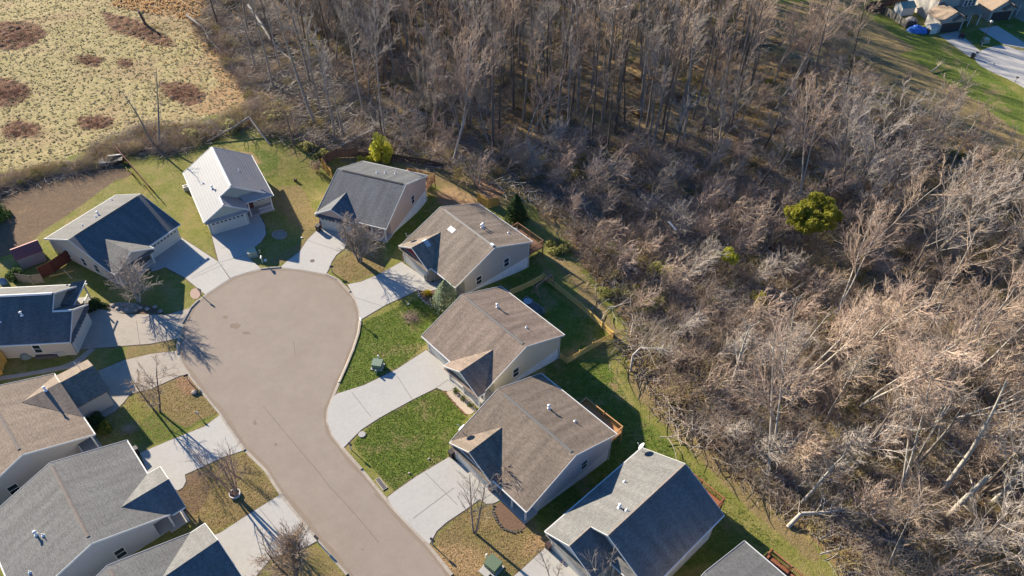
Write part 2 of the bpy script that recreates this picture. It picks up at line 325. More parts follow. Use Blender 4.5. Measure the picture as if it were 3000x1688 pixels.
# ------------------------------------------------------------------ road, kerbs, drives
road_px = [(1018,1684),(937,1591),(921,1567),(823,1449),(779,1380),(718,1319),(645,1212),(616,1177),(555,1100),(532,1066),(523,1038),(521,1010),(525,988),(536,947),(560,903),(583,880),(602,865),(648,834),(683,812),(722,799),(765,789),(822,784),(885,791),(955,804),(990,821),(1025,856),(1043,880),(1052,910),(1055,940),(1050,977),(1034,1026),(1015,1072),(993,1121),(975,1164),(961,1202),(959,1235),(975,1276),(1004,1315),(1059,1376),(1150,1487),(1253,1596),(1324,1686),(1420,1810),(1550,1980),(1300,2080),(1120,1810)]
kerb_runs = [(0,3,1),(3,5,0),(5,8,1),(8,10,0),(10,11,1),(11,13,0),(13,15,1),(15,20,0),(20,21,1),(21,23,0),(23,25,1),(25,28,0),(28,32,1),(32,37,0),(37,38,1),(38,40,0),(40,41,1)]
def smooth_closed(P, it=2):
    P = [Vector(p) for p in P]
    for _ in range(it):
        Q = []
        for i in range(len(P)):
            a, b = P[i], P[(i + 1) % len(P)]; Q += [a * .75 + b * .25, a * .25 + b * .75]
        P = Q
    return P
asphalt = mat('asphalt', (.255, .20, .148), .9, .2, noise=[(.09, .8, (.185, .14, .10)), (.28, .7, (.30, .245, .19)), (.9, .45, (.16, .12, .09)), (5, .35, (.31, .255, .205)), (30, .6, (.15, .12, .095)), (70, .5, (.36, .31, .27))], bump=(40, .4, .01))
tar = mat('tar', (.12, .09, .07), .9)
def add_flat(name, P, z, m, th=.03, tri=True, joints=None, mj=None, dz=None):
    from mathutils.geometry import tessellate_polygon
    mb = MB(); P = [Vector((p[0], p[1], 0)) for p in P]
    def zz(p): return z + (float(terr(p.x, p.y)) if dz else 0)
    T = tessellate_polygon([P])
    for t in T:
        q = [P[k] for k in t]
        if (q[1] - q[0]).cross(q[2] - q[0]).z < 0: q = q[::-1]
        mb.poly([(p.x, p.y, zz(p)) for p in q], 0)
    n = len(P)
    area = sum(P[i].x * P[(i + 1) % n].y - P[(i + 1) % n].x * P[i].y for i in range(n))
    for i in range(n):
        a, b = P[i], P[(i + 1) % n]
        if area < 0: a, b = b, a
        mb.poly([(a.x, a.y, zz(a) - th - .3), (b.x, b.y, zz(b) - th - .3), (b.x, b.y, zz(b)), (a.x, a.y, zz(a))], 0)
    if joints:
        for a, b, wd in joints:
            a, b = Vector((a[0], a[1], 0)), Vector((b[0], b[1], 0)); s = (b - a).normalized().cross(Vector((0, 0, 1))) * wd / 2
            mb.poly([(p.x, p.y, zz(p) + .005) for p in (a + s, b + s, b - s, a - s)], 1)
            if (b - a).cross(-s).z < 0: mb.f[-1] = mb.f[-1][::-1]
    return mb.build(name, [m, mj or m])
roadP = smooth_closed(pts(road_px), 1)
crack_px = [[(771,1190),(800,1225),(850,1285),(900,1345),(935,1385),(960,1420),(1000,1462),(1060,1530),(1110,1590)], [(1095,1445),(1120,1470)], [(860,1000),(865,1040)]]
jl = []
for c in crack_px:
    q = pts(c); jl += [(q[i], q[i + 1], .045) for i in range(len(q) - 1)]
ar_ = sum(roadP[i].x * roadP[(i + 1) % len(roadP)].y - roadP[(i + 1) % len(roadP)].x * roadP[i].y for i in range(len(roadP)))
rd = add_flat('road', roadP, .012, asphalt, joints=jl, mj=tar); tag(rd, kind='structure')
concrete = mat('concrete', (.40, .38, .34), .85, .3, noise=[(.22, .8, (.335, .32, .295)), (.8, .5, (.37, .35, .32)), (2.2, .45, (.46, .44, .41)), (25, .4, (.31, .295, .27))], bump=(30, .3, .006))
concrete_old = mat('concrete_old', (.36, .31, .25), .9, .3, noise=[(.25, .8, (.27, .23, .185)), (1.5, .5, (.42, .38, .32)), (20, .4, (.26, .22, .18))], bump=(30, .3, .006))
kerbm = mat('kerb_concrete', (.36, .31, .25), .9, .2, noise=[(.6, .8, (.22, .175, .13)), (4, .5, (.42, .38, .33))])
joint = mat('joint', (.13, .12, .10), .95)
def kerb():
    mb = MB(); P = pts(road_px); n = len(P)
    for a, b, full in kerb_runs:
        seg = P[a:b + 1]; h = .13 if full else .03
        Q = [seg[0]]
        for i in range(len(seg) - 1):
            for t in (.25, .5, .75, 1): Q.append(seg[i].lerp(seg[i + 1], t))
        nr = []
        for i in range(len(Q)):
            d = (Q[min(i + 1, len(Q) - 1)] - Q[max(i - 1, 0)]); nr.append(Vector((-d.y, d.x, 0)).normalized())
        for i in range(len(Q) - 1):
            def pr(k):   # road lies to the right of travel for this winding
                s = nr[k]; q = Q[k]; return [q - s * .16 + Vector((0, 0, .016)), q - s * .04 + Vector((0, 0, h)), q + s * .17 + Vector((0, 0, h)), q + s * .2 + Vector((0, 0, -.2))]
            A, B = pr(i), pr(i + 1)
            for j in range(3): mb.poly([A[j], B[j], B[j + 1], A[j + 1]])
    return mb
ar = sum(roadP[i].x * roadP[(i + 1) % len(roadP)].y - roadP[(i + 1) % len(roadP)].x * roadP[i].y for i in range(len(roadP)))
kb = kerb()
tag(kb.build('kerb', kerbm), kind='structure')
drives = {
 'H1': ([(443,757),(532,697),(642,769),(675,816),(648,833),(602,864),(539,812),(484,783),(462,792),(443,796)], [((642,769),(560,812)),((560,818),(655,776))], 0),
 'H2': ([(619,684),(725,648),(733,619),(754,616),(763,636),(776,660),(779,686),(765,710),(745,725),(729,742),(733,760),(765,787),(722,799),(683,812),(673,816),(641,769)], [((643,770),(730,745)),((641,769),(673,816)),((648,729),(668,724))], 0),
 'H3': ([(943,667),(1028,686),(1010,728),(985,748),(972,768),(962,792),(955,804),(885,791),(822,784),(845,762),(878,738),(900,704),(925,679)], [((900,705),(1000,738))], 0),
 'H4': ([(1018,834),(1058,826),(1102,808),(1128,795),(1176,768),(1256,822),(1290,840),(1283,848),(1273,850),(1260,853),(1222,852),(1130,894),(1064,933),(1055,939),(1052,910),(1042,875)], [((1125,797),(1215,853)),((1040,872),(1120,898))], 0),
 'H5': ([(1249,1026),(1298,1065),(1322,1090),(1340,1118),(1336,1134),(1318,1146),(1300,1146),(1279,1137),(1208,1172),(1113,1224),(1059,1259),(1026,1292),(1004,1315),(975,1276),(959,1235),(961,1202),(975,1164),(988,1154),(1067,1129),(1162,1083)], [((1031,1150),(1087,1222)),((1163,1102),(1208,1171)),((1279,1137),(1314,1112))], 0),
 'H6': ([(1315,1340),(1374,1373),(1422,1417),(1475,1462),(1444,1476),(1425,1477),(1406,1463),(1362,1495),(1308,1531),(1280,1556),(1270,1574),(1258,1596),(1150,1487),(1135,1458),(1159,1439),(1222,1395)], [((1210,1520),(1330,1430)),((1245,1385),(1340,1480))], 0),
 'H7': ([(1596,1607),(1640,1625),(1667,1645),(1702,1688),(1720,1740),(1560,1860),(1430,1820),(1324,1690),(1400,1740),(1460,1720),(1506,1688),(1531,1667)], [], 0),
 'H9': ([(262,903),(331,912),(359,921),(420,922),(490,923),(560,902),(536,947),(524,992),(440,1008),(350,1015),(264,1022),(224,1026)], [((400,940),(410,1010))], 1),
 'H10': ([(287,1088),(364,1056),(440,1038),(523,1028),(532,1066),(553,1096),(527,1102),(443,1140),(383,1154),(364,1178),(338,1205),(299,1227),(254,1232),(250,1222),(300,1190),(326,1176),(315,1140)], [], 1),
 'H11': ([(410,1328),(500,1290),(600,1250),(648,1214),(718,1319),(651,1341),(594,1368),(542,1391),(545,1411),(536,1429),(521,1438),(436,1390)], [((520,1280),(600,1366))], 0),
 'H12': ([(571,1590),(645,1562),(740,1500),(823,1449),(921,1567),(930,1585),(905,1599),(795,1636),(740,1700),(640,1780),(560,1760),(600,1688)], [((760,1490),(850,1600))], 0)}
for k, (P, J, old) in drives.items():
    q = pts(P); jj = [(at(*a), at(*b), .05) for a, b in J]
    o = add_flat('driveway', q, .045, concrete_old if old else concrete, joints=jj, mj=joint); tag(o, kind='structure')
edgem = mat('soil_edge', (.115, .08, .05), .95, .1, noise=[(3, .8, (.2, .15, .09))])
for k, (P, J, old) in drives.items():
    q = pts(P); n = len(q); A2 = sum(q[i].x * q[(i + 1) % n].y - q[(i + 1) % n].x * q[i].y for i in range(n)); sg = 1 if A2 > 0 else -1; mb = MB(); rng0 = random.Random(k)
    nr = []
    for i in range(n):
        d = (q[(i + 1) % n] - q[i - 1]).normalized(); nr.append(Vector((d.y, -d.x, 0)) * sg)
    for i in range(n):
        a, b = q[i], q[(i + 1) % n]; na, nb_ = nr[i], nr[(i + 1) % n]; m_ = max(1, int((b - a).length / .5)); w0 = .16
        for j in range(m_):
            t0, t1 = j / m_, (j + 1) / m_; w1 = rng0.uniform(.06, .24) if j < m_ - 1 else .16
            p0, p1 = a.lerp(b, t0), a.lerp(b, t1); n0, n1 = na.lerp(nb_, t0), na.lerp(nb_, t1)
            f = [p0 - n0 * .02, p0 + n0 * w0, p1 + n1 * w1, p1 - n1 * .02]; f = f if sg > 0 else f[::-1]; mb.poly([(v.x, v.y, .0085) for v in f]); w0 = w1
    tag(mb.build('driveway_edge', edgem), kind='structure')
grime = mat('road_grime', (.225, .175, .13), .92, .15, noise=[(.5, .8, (.245, .195, .15)), (2.5, .5, (.19, .145, .105)), (14, .5, (.25, .20, .155))])
mb = MB(); q = [roadP[i] for i in range(len(roadP))]; n = len(q); sgn = 1 if ar_ > 0 else -1; rng0 = random.Random(3)
for i in range(n):
    a, b = q[i], q[(i + 1) % n]; d0 = (q[(i + 1) % n] - q[i - 1]).normalized(); d1 = (q[(i + 2) % n] - q[i]).normalized(); n0 = Vector((-d0.y, d0.x, 0)) * sgn; n1 = Vector((-d1.y, d1.x, 0)) * sgn
    m_ = max(1, int((b - a).length / .7))
    for j in range(m_):
        t0, t1 = j / m_, (j + 1) / m_; p0, p1 = a.lerp(b, t0), a.lerp(b, t1); u0, u1 = n0.lerp(n1, t0), n0.lerp(n1, t1); wA = .5 + .1 * math.sin(i * 1.7 + t0 * 3) if j else .5 + .1 * math.sin(i * 1.7); wB = .5 + .1 * math.sin(i * 1.7 + t1 * 3) if j < m_ - 1 else .5 + .1 * math.sin((i + 1) * 1.7)
        f = [p0, p1, p1 + u1 * wB, p0 + u0 * wA]; f = f if sgn > 0 else f[::-1]; mb.poly([(v.x, v.y, .0165) for v in f])
tag(mb.build('road_edge', grime), kind='structure')
# walk beside the blue-roofed house on the left
wk = pts([(262,1022),(240,1040),(215,1058),(180,1072),(120,1084),(60,1095),(0,1103),(-60,1112),(-60,1126),(16,1112),(90,1100),(160,1088),(212,1078),(240,1060),(262,1040),(280,1024)])
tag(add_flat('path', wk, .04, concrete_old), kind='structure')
# far cul-de-sac in the upper right
FZ = float(terr(100, 155))
fa = pts([(2870,150),(2902,137),(2942,132),(2990,150),(3080,158),(3200,200),(3200,300),(3060,300),(2990,250),(2940,226),(2900,208),(2868,190),(2854,172)])
asph2 = mat('asphalt_far', (.40, .38, .35), .9, .2, noise=[(.5, .5, (.33, .31, .29))])
tag(add_flat('road', smooth_closed(fa, 1), .012, asph2, dz=1), kind='structure')
tag(add_flat('driveway', pts([(2751,103),(2805,91),(2822,108),(2871,150),(2856,172),(2840,166)]), .04, concrete, dz=1), kind='structure')
tag(add_flat('driveway', pts([(2867,85),(2922,76),(3000,125),(3000,142),(2942,132)]), .04, concrete, dz=1), kind='structure')
tag(add_flat('road', pts([(2945,-30),(3200,-30),(3200,90),(3000,64),(2972,52),(2950,35)]), .012, mat('asphalt_brown', (.30, .25, .18), .9, .2, noise=[(.4, .6, (.24, .2, .15))]), dz=1), kind='structure')

# ------------------------------------------------------------------ houses
trim = mat('white_trim', (.62, .61, .58), .6, .4)
dark_trim = mat('dark_trim', (.05, .045, .045), .6)
glass = mat('window_glass', (.02, .03, .04), .12, .6)
conc_wall = mat('foundation_concrete', (.68, .70, .69), .9, .2, noise=[(1.2, .8, (.50, .52, .52)), (6, .5, (.76, .76, .74))])
brickm = mat('brick_veneer', (.22, .12, .09), .9, .2, noise=[(9, .8, (.32, .24, .2)), (20, .5, (.1, .07, .06))])
metalw = mat('white_pipe', (.75, .75, .73), .45, .5)
metalg = mat('galvanised', (.45, .46, .48), .35, .5, metal=.6)
woodnew = mat('new_timber', (.50, .27, .12), .8, noise=[(3, .6, (.42, .22, .1))], stripe=('u', .14, .006))
woodred = mat('stained_timber', (.30, .12, .06), .8, noise=[(3, .7, (.22, .085, .045))], stripe=('u', .14, .006))
woodbrown = mat('brown_timber', (.19, .10, .06), .8, noise=[(3, .7, (.27, .15, .08))], stripe=('u', .14, .006))
porchm = concrete
RM = {'brown': shingle('roof_shingle_brown', (.235, .185, .14), (.17, .13, .10)), 'tan': shingle('roof_shingle_tan', (.255, .205, .16), (.19, .15, .115), streak=.45),
      'grey': shingle('roof_shingle_grey', (.15, .155, .16), (.115, .12, .125), streak=.3), 'greylight': shingle('roof_shingle_light_grey', (.20, .195, .18), (.155, .15, .14), streak=.25),
      'darkgrey': shingle('roof_shingle_dark_grey', (.17, .165, .155), (.13, .128, .125), streak=.25, rowd=.05), 'rose': shingle('roof_shingle_rose_brown', (.27, .205, .16), (.20, .15, .115), streak=.4),
      'silver': mat('roof_ribbed_silver', (.30, .29, .285), .5, .4, noise=[(.6, .4, (.25, .24, .235))], stripe=('v', .46, .09)),
      'peach': shingle('roof_shingle_peach', (.36, .27, .19), (.30, .22, .15), streak=.2), 'taupe': shingle('roof_shingle_taupe', (.28, .215, .16), (.21, .16, .12), streak=.3, rowd=.06)}
def siding(name, c): return mat(name, c, .7, .3, noise=[(.7, .4, tuple(k * .88 for k in c))], stripe=('v', .2, .012))
WM = {'greige': siding('siding_greige', (.40, .375, .335)), 'pink': siding('siding_pinkish_beige', (.56, .41, .33)), 'cream': siding('siding_cream', (.60, .53, .38)),
      'grey': siding('siding_grey', (.48, .47, .46)), 'sage': siding('siding_sage', (.44, .44, .37)), 'white': siding('siding_white', (.66, .65, .6)), 'tan': siding('siding_tan', (.48, .43, .37)), 'bluegrey': siding('siding_blue_grey', (.40, .41, .42))}
redsh = mat('red_gable_shingles', (.30, .035, .04), .8, noise=[(8, .6, (.2, .03, .03))], stripe=('v', .18, .015))
doorm = mat('garage_door_paint', (.52, .50, .44), .55, .4, stripe=('v', .53, .015))
frontdoor = mat('front_door_paint', (.12, .04, .035), .5)
rustm = mat('ridge_cap', (.16, .13, .11), .8, noise=[(3, .6, (.24, .2, .17))])

def ridgecap(H, p, a, b, y, z, m, wd=.34):
    mb = MB(); mb.slab([(a, y - wd / 2, z - .02), (b, y - wd / 2, z - .02), (b, y, z + .07), (a, y, z + .07)], .05); mb.slab([(a, y, z + .07), (b, y, z + .07), (b, y + wd / 2, z - .02), (a, y + wd / 2, z - .02)], .05)
    return mb.build('ridge_vent', m, H)
def window(H, face, c, u, z, wd=.9, ht=1.35, fr=None):
    """face: axis and sign of the wall; c = wall coordinate, u = centre along wall"""
    ax, sg = face[0], face[1]
    def bx(mb, du0, du1, dz0, dz1, o0, o1):
        lo, hi = sorted((c + sg * o0, c + sg * o1))
        if ax == 'x': mb.box(lo, hi, u + du0, u + du1, z + dz0, z + dz1)
        else: mb.box(u + du0, u + du1, lo, hi, z + dz0, z + dz1)
    f = MB(); t = .09
    bx(f, -wd / 2 - t, wd / 2 + t, -ht / 2 - t, -ht / 2, .002, .07); bx(f, -wd / 2 - t, wd / 2 + t, ht / 2, ht / 2 + t, .002, .07)
    bx(f, -wd / 2 - t, -wd / 2, -ht / 2, ht / 2, .002, .07); bx(f, wd / 2, wd / 2 + t, -ht / 2, ht / 2, .002, .07); bx(f, -wd / 2, wd / 2, -.03, .03, .03, .06)
    o = f.build('window', fr or trim, H); g = MB(); bx(g, -wd / 2, wd / 2, -ht / 2, ht / 2, .004, .025); g.build('pane', glass, o)
def vent(H, x, y, z, kind='pipe'):
    mb = MB()
    if kind == 'pipe': mb.cyl((x, y, z - .2), (x, y, z + .36), .05, n=8); mb.lathe((x, y, z), [(.2, 0), (.09, .12), (.06, .14)], 8); return mb.build('vent_pipe', metalw, H)
    mb.cyl((x, y, z - .3), (x, y, z + .5), .1, n=10); mb.lathe((x, y, z + .52), [(.1, -.05), (.18, 0), (.18, .08), (.08, .15), (0.0, .17)], 10); mb.lathe((x, y, z), [(.24, .0), (.11, .15)], 10)
    return mb.build('flue_pipe', metalw if kind == 'flue' else metalg, H)
def railing(mb, A, B, z, h=1.0, bal=.16):
    A, B = Vector(A), Vector(B); d = B - A; n = max(2, int(d.length / bal))
    mb.bar((A.x, A.y, z + h), (B.x, B.y, z + h), .13, .05); mb.bar((A.x, A.y, z + .12), (B.x, B.y, z + .12), .05, .08)
    for i in range(1, n):
        p = A + d * i / n; mb.bar((p.x, p.y, z + .1), (p.x, p.y, z + h), .035, .035)
def deck(H, a0, a1, b0, b1, zf, zg, m, sides=('l', 'r', 'b'), stair=False):
    D = MB(); n = max(1, int((b1 - b0) / .14))
    for i in range(n): D.box(a0, a1, b0 + (b1 - b0) * i / n + .004, b0 + (b1 - b0) * (i + 1) / n - .004, zf - .04, zf)
    D.box(a0, a1, b1 - .05, b1 + .01, zf - .28, zf - .041); D.box(a0 - .01, a0 + .04, b0, b1 - .055, zf - .28, zf - .041); D.box(a1 - .04, a1 + .01, b0, b1 - .055, zf - .28, zf - .041)
    o = D.build('deck', m, H)
    r = MB()
    if 'l' in sides: railing(r, (a0 + .05, b0), (a0 + .05, b1 - .05), zf)
    if 'r' in sides: railing(r, (a1 - .05, b0), (a1 - .05, b1 - .05), zf)
    if 'b' in sides: railing(r, (a0, b1 - .05), (a1, b1 - .05), zf)
    r.build('deck_railing', m, o)
    k = max(2, int((a1 - a0) / 2.2) + 1)
    for i in range(k):
        x = a0 + .06 + (a1 - a0 - .12) * i / (k - 1); MB().bar((x, b1 - .06, zg), (x, b1 - .06, zf + 1.08), .14, .14).build('deck_post', m, o)
    return o
def houseA(x, y, th, label, L=12.05, D1=7.08, D2=7.0, ef=2.85, s=.42, roof='brown', wall='greige', ridge=None, gable=(3.42, 3.42, -.65), gface=None, garage=(.55, 5.9), garage_b=None, porch=(6.85, 11.6),
           z0=0.0, vents=(), side_windows=(), name='house', trimm=None, gp=None, doorc=None, brick=True, post_at=None, dormer2=None, group='gabled houses round the cul-de-sac'):
    H = empty(name, (x, y, z0), th, label, 'house', group)
    W_, Rf = WM[wall], RM[roof]; T = trimm or trim; ins = .4; D = D1 + D2; zr = ef + s * D1; eb = zr - s * D2; zb = .12
    def rz(b): return (ef + s * b if b <= D1 else zr - s * (b - D1)) - .12
    pb = 1.9
    # roof
    r = MB(); r.slab([(0, 0, ef), (L, 0, ef), (L, D1, zr), (0, D1, zr)], .17); r.slab([(0, D1, zr), (L, D1, zr), (L, D, eb), (0, D, eb)], .17)
    ro = r.build('roof', Rf, H)
    ridgecap(ro, 0, .9, L - .6, D1, zr, ridge or rustm)
    t = MB()
    for a in (-.02, L + .02):
        t.bar((a, -.02, ef - .09), (a, D1, zr - .09), .04, .22); t.bar((a, D1, zr - .09), (a, D + .02, eb - .09), .04, .22)
    t.bar((0, -.07, ef - .1), (L, -.07, ef - .1), .12, .13); t.bar((0, D + .07, eb - .1), (L, D + .07, eb - .1), .12, .13)
    t.build('gutter', T, H)
    # walls (porch end is recessed)
    p0, p1 = porch; wl = MB()
    right_porch = p1 > L - 1
    left_porch = p0 < 1
    def side(a, po):
        q = [(a, D - ins, zb), (a, D - ins, rz(D - ins)), (a, D1, zr - .12), (a, ins, rz(ins))]
        q += [(a, ins, ef - .45), (a, pb, ef - .45), (a, pb, zb)] if po else [(a, ins, zb)]
        return q
    q = side(L - ins, right_porch); wl.poly(q if False else q[::-1]); q = side(ins, left_porch); wl.poly(q)
    wl.poly([(L - ins, D - ins, zb), (ins, D - ins, zb), (ins, D - ins, rz(D - ins)), (L - ins, D - ins, rz(D - ins))])
    x0, x1 = (ins, p0) if right_porch else (p1, L - ins)
    if not (right_porch or left_porch): x0, x1 = ins, L - ins
    wl.poly([(x0, ins, zb), (x1, ins, zb), (x1, ins, rz(ins)), (x0, ins, rz(ins))])
    if right_porch or left_porch:
        u0, u1 = (p0, L - ins) if right_porch else (ins, p1)
        wl.poly([(u0, pb, zb), (u1, pb, zb), (u1, pb, rz(pb)), (u0, pb, rz(pb))])
        xr = p0 if right_porch else p1; wl.poly([(xr, ins, zb), (xr, pb, zb), (xr, pb, rz(pb)), (xr, ins, rz(ins))])
        fl = MB(); fl.box(min(u0, u1) + .02, max(u0, u1) + .15 * (1 if right_porch else 0), .0, pb - .01, -.25, .14); fl.build('porch_floor', porchm, H)
        dx = u0 + .9 if right_porch else u1 - .9
        MB().box(dx - .48, dx + .48, pb - .05, pb - .003, .15, 2.2).build('front_door', frontdoor, H)
        window(H, ('y', -1), pb, (dx + 2.2) if right_porch else (dx - 2.2), 1.5, 1.5, 1.3)
        for xx in ((post_at or ((L - ins - .1, (u0 + L) / 2) if right_porch else (ins + .1, (u1) / 2)))):
            MB().box(xx - .09, xx + .09, ins - .15, ins + .03, .15, ef - .3).build('porch_post', T, H)
        MB().box(u0, u1, ins - .12, ins, ef - .45, ef - .2).build('porch_beam', T, H)
    wo = wl.build('wall', W_, H)
    f = MB(); f.box(ins + .04, L - ins - .04, (pb if left_porch or right_porch else ins) + .04, D - ins - .04, -5, .118); f.box(x0 + .04, x1 - .04, ins + .04, pb + 1, -5, .112)
    f.build('foundation', conc_wall, H)
    # front cross gable
    c, h, bf = gable; pit = gp or .54; za = ef + h * pit; bv = (za - ef) / s
    g = MB(); e = .014
    g.slab([(c - h, bf, ef + e), (c, bf, za + e), (c, bv, za + e), (c - h, .0, ef + e)], .13); g.slab([(c, bf, za + e), (c + h, bf, ef + e), (c + h, 0, ef + e), (c, bv, za + e)], .13)
    go = g.build('gable_roof', Rf, H)
    t = MB(); t.bar((c - h, bf - .02, ef - .08), (c, bf - .02, za - .08), .04, .2); t.bar((c, bf - .02, za - .08), (c + h, bf - .02, ef - .08), .04, .2)
    t.bar((c - h - .05, bf, ef - .08), (c - h - .05, .0, ef - .08), .1, .12); t.bar((c + h + .05, bf, ef - .08), (c + h + .05, 0, ef - .08), .1, .12); t.build('gable_trim', T, go)
    yb = bf + .35; i2 = .32
    if garage and garage[0] >= c - h and garage[1] <= c + h:      # gable stands over the garage
        gw = MB(); zt = ef + i2 * pit - .14
        gw.poly([(c - h + i2, yb, zb), (c + h - i2, yb, zb), (c + h - i2, yb, zt), (c, yb, za - .14), (c - h + i2, yb, zt)])
        gw.poly([(c + h - i2, yb, zb), (c + h - i2, ins + 1, zb), (c + h - i2, ins + 1, zt), (c + h - i2, yb, zt)]); gw.poly([(c - h + i2, ins + .1, zb), (c - h + i2, yb, zb), (c - h + i2, yb, zt), (c - h + i2, ins + .1, zt)])
        gw.build('garage_wall', W_, H)
        gfb = yb
    else:
        gw = MB(); zt = ef + i2 * pit - .14
        gw.poly([(c - h + i2, yb, ef - .42), (c + h - i2, yb, ef - .42), (c + h - i2, yb, zt), (c, yb, za - .14), (c - h + i2, yb, zt)])
        gw.build('gable_wall', W_, H); gfb = ins
        for xx in (c - h + .45, c, c + h - .45): MB().box(xx - .09, xx + .09, yb + .01, yb + .19, .1, ef - .42).build('porch_post', T, H)
        MB().box(c - h + .2, c + h - .2, yb - .1, ins + .5, -.3, .13).build('porch_slab', porchm, H)
        rl = MB(); railing(rl, (c - h + .5, yb + .1, 0), (c + h - .5, yb + .1, 0), .15, .85, .14); rl.build('porch_railing', T, H)
    for (a_, b_, z_) in ((L - ins + .04, D - ins + .04, eb), (ins - .04, D - ins + .04, eb)): MB().box(a_ - .04, a_ + .04, b_ - .04, b_ + .04, -2.0, z_ - .15).build('downspout', T, H)
    if gface:
        ff = MB(); ff.poly([(c - h + .75, yb - .012, ef + .03), (c + h - .75, yb - .012, ef + .03), (c, yb - .012, za - .38)]); ff.build('gable_face', gface, H)
    pr = MB(); pr.slab([(c - h + .05, yb - .4, ef - .42), (c + h - .05, yb - .4, ef - .42), (c + h - .05, yb - .003, ef - .1), (c - h + .05, yb - .003, ef - .1)], .07); pr.build('pent_roof', Rf, H)
    if garage:
        g0, g1 = garage; d = MB(); d.box(g0, g1, gfb - .04, gfb - .003, .02, 2.15); do = d.build('garage_door', doorc or doorm, H)
        wn = MB(); n = 8
        for k in range(n):
            xx = g0 + (g1 - g0) * (k + .5) / n; wn.box(xx - .17, xx + .17, gfb - .05, gfb - .041, 1.78, 2.0)
        wn.build('door_window', glass, do)
        ft = MB(); ft.box(g0 - .14, g0 - .004, gfb - .06, gfb - .002, .02, 2.3); ft.box(g1 + .004, g1 + .14, gfb - .06, gfb - .002, .02, 2.3); ft.box(g0, g1, gfb - .06, gfb - .002, 2.154, 2.3); ft.build('garage_frame', T, H)
        if brick:
            bk = MB()
            for q0, q1 in ((max(g0 - .75, .2), g0 - .16), (g1 + .16, g1 + .6)): bk.box(q0, q1, gfb - .055, gfb - .001, .0, 1.25)
            bk.build('brick_pier', brickm, H)
    for (a, b, kd) in vents: vent(ro, a, b, rz(b) + .12, kd)
    for sd, b, z in side_windows: window(H, ('x', 1 if sd == 'r' else -1), L - ins if sd == 'r' else ins, b, z)
    return H
def houseB(x, y, th, label, L=12.2, D1=5.35, D2=5.5, ef=2.85, s=.58, e=2.3, g=3.3, roof='silver', wall='greige', z0=0, vents=(), windows=(), ridge=None, back_deck=None, group='gabled houses round the cul-de-sac'):
    H = empty('house', (x, y, z0), th, label, 'house', group)
    W_, Rf, T = WM[wall], RM[roof], trim; ins = .38; D = D1 + D2; zr = ef + s * D1; er = zr - s * D2; zg = ef + s * g; gb = 2 * g; zb = .1; wa = L - .6
    def rz(b): return (ef + s * b if b <= D1 else zr - s * (b - D1)) - .12
    r = MB(); r.slab([(0, 0, ef), (L + e, 0, ef), (L + e, g, zg), (L, g, zg), (L, D1, zr), (0, D1, zr)], .17)
    r.slab([(0, D1, zr), (L, D1, zr), (L, D, er), (0, D, er)], .17)
    ro = r.build('roof', Rf, H); ridgecap(ro, 0, .2, L - .2, D1, zr, ridge or trim, .4)
    r = MB(); r.slab([(wa, g, zg), (L + e, g, zg), (L + e, gb, ef), (wa, gb, ef)], .15); go = r.build('garage_roof', Rf, H); ridgecap(go, 0, L + .05, L + e - .05, g, zg, ridge or trim, .3)
    zt = ef + .75; r = MB(); r.slab([(wa, gb - .6, zt + .01), (L + .55, gb - .05, ef + .01), (L + .55, D, ef + .01), (wa, D - .75 / s, zt + .01)], .12); r.build('porch_roof', Rf, H)
    t = MB(); t.bar((-.02, 0, ef - .09), (-.02, D1, zr - .09), .04, .22); t.bar((-.02, D1, zr - .09), (-.02, D, er - .09), .04, .22)
    t.bar((L + e + .02, 0, ef - .09), (L + e + .02, g, zg - .09), .04, .2); t.bar((L + e + .02, g, zg - .09), (L + e + .02, gb, ef - .09), .04, .2)
    t.bar((L + .02, g, zg - .09), (L + .02, D1, zr - .09), .04, .2); t.bar((L + .02, D1, zr - .09), (L + .02, D, er - .09), .04, .2)
    t.bar((0, -.07, ef - .1), (L + e, -.07, ef - .1), .12, .13); t.bar((0, D + .07, er - .1), (L + .5, D + .07, er - .1), .12, .13); t.bar((L + .6, gb, ef - .06), (L + .6, D, ef - .06), .1, .12); t.build('gutter', T, H)
    wl = MB(); wl.poly([(ins, D - ins, zb), (ins, ins, zb), (ins, ins, rz(ins)), (ins, D1, zr - .12), (ins, D - ins, rz(D - ins))][::1])
    wl.poly([(ins, ins, zb), (L + e - .35, ins, zb), (L + e - .35, ins, rz(ins)), (ins, ins, rz(ins))])
    wl.poly([(L - 1.7, D - ins, zb), (ins, D - ins, zb), (ins, D - ins, rz(D - ins)), (L - 1.7, D - ins, rz(D - ins))]); wl.poly([(wa, D - ins, ef - .45), (L - 1.7, D - ins, ef - .45), (L - 1.7, D - ins, rz(D - ins)), (wa, D - ins, rz(D - ins))])
    wl.poly([(wa, ins, zb), (wa, gb - ins, zb), (wa, gb - ins, ef - .45), (wa, D - ins, ef - .45), (wa, D - ins, rz(D - ins)), (wa, D1, zr - .12), (wa, ins, rz(ins))])
    wl.poly([(L - 1.7, gb - ins, zb), (L - 1.7, D - ins, zb), (L - 1.7, D - ins, ef), (L - 1.7, gb - ins, ef)])
    wl.build('wall', W_, H)
    gw = MB(); X = L + e - .35; zq = ef + .33 * s - .14
    gw.poly([(X, ins, zb), (X, gb - ins, zb), (X, gb - ins, zq), (X, g, zg - .14), (X, ins, zq)]); gw.poly([(X, gb - ins, zb), (L - 1.7, gb - ins, zb), (L - 1.7, gb - ins, zq), (X, gb - ins, zq)]); gw.build('garage_wall', W_, H)
    f = MB(); f.box(ins + .04, L - 1.75, ins + .04, D - ins - .04, -4, zb - .002); f.box(L - 1.8, X - .04, ins + .045, gb - ins - .04, -4, zb - .006); f.build('foundation', conc_wall, H)
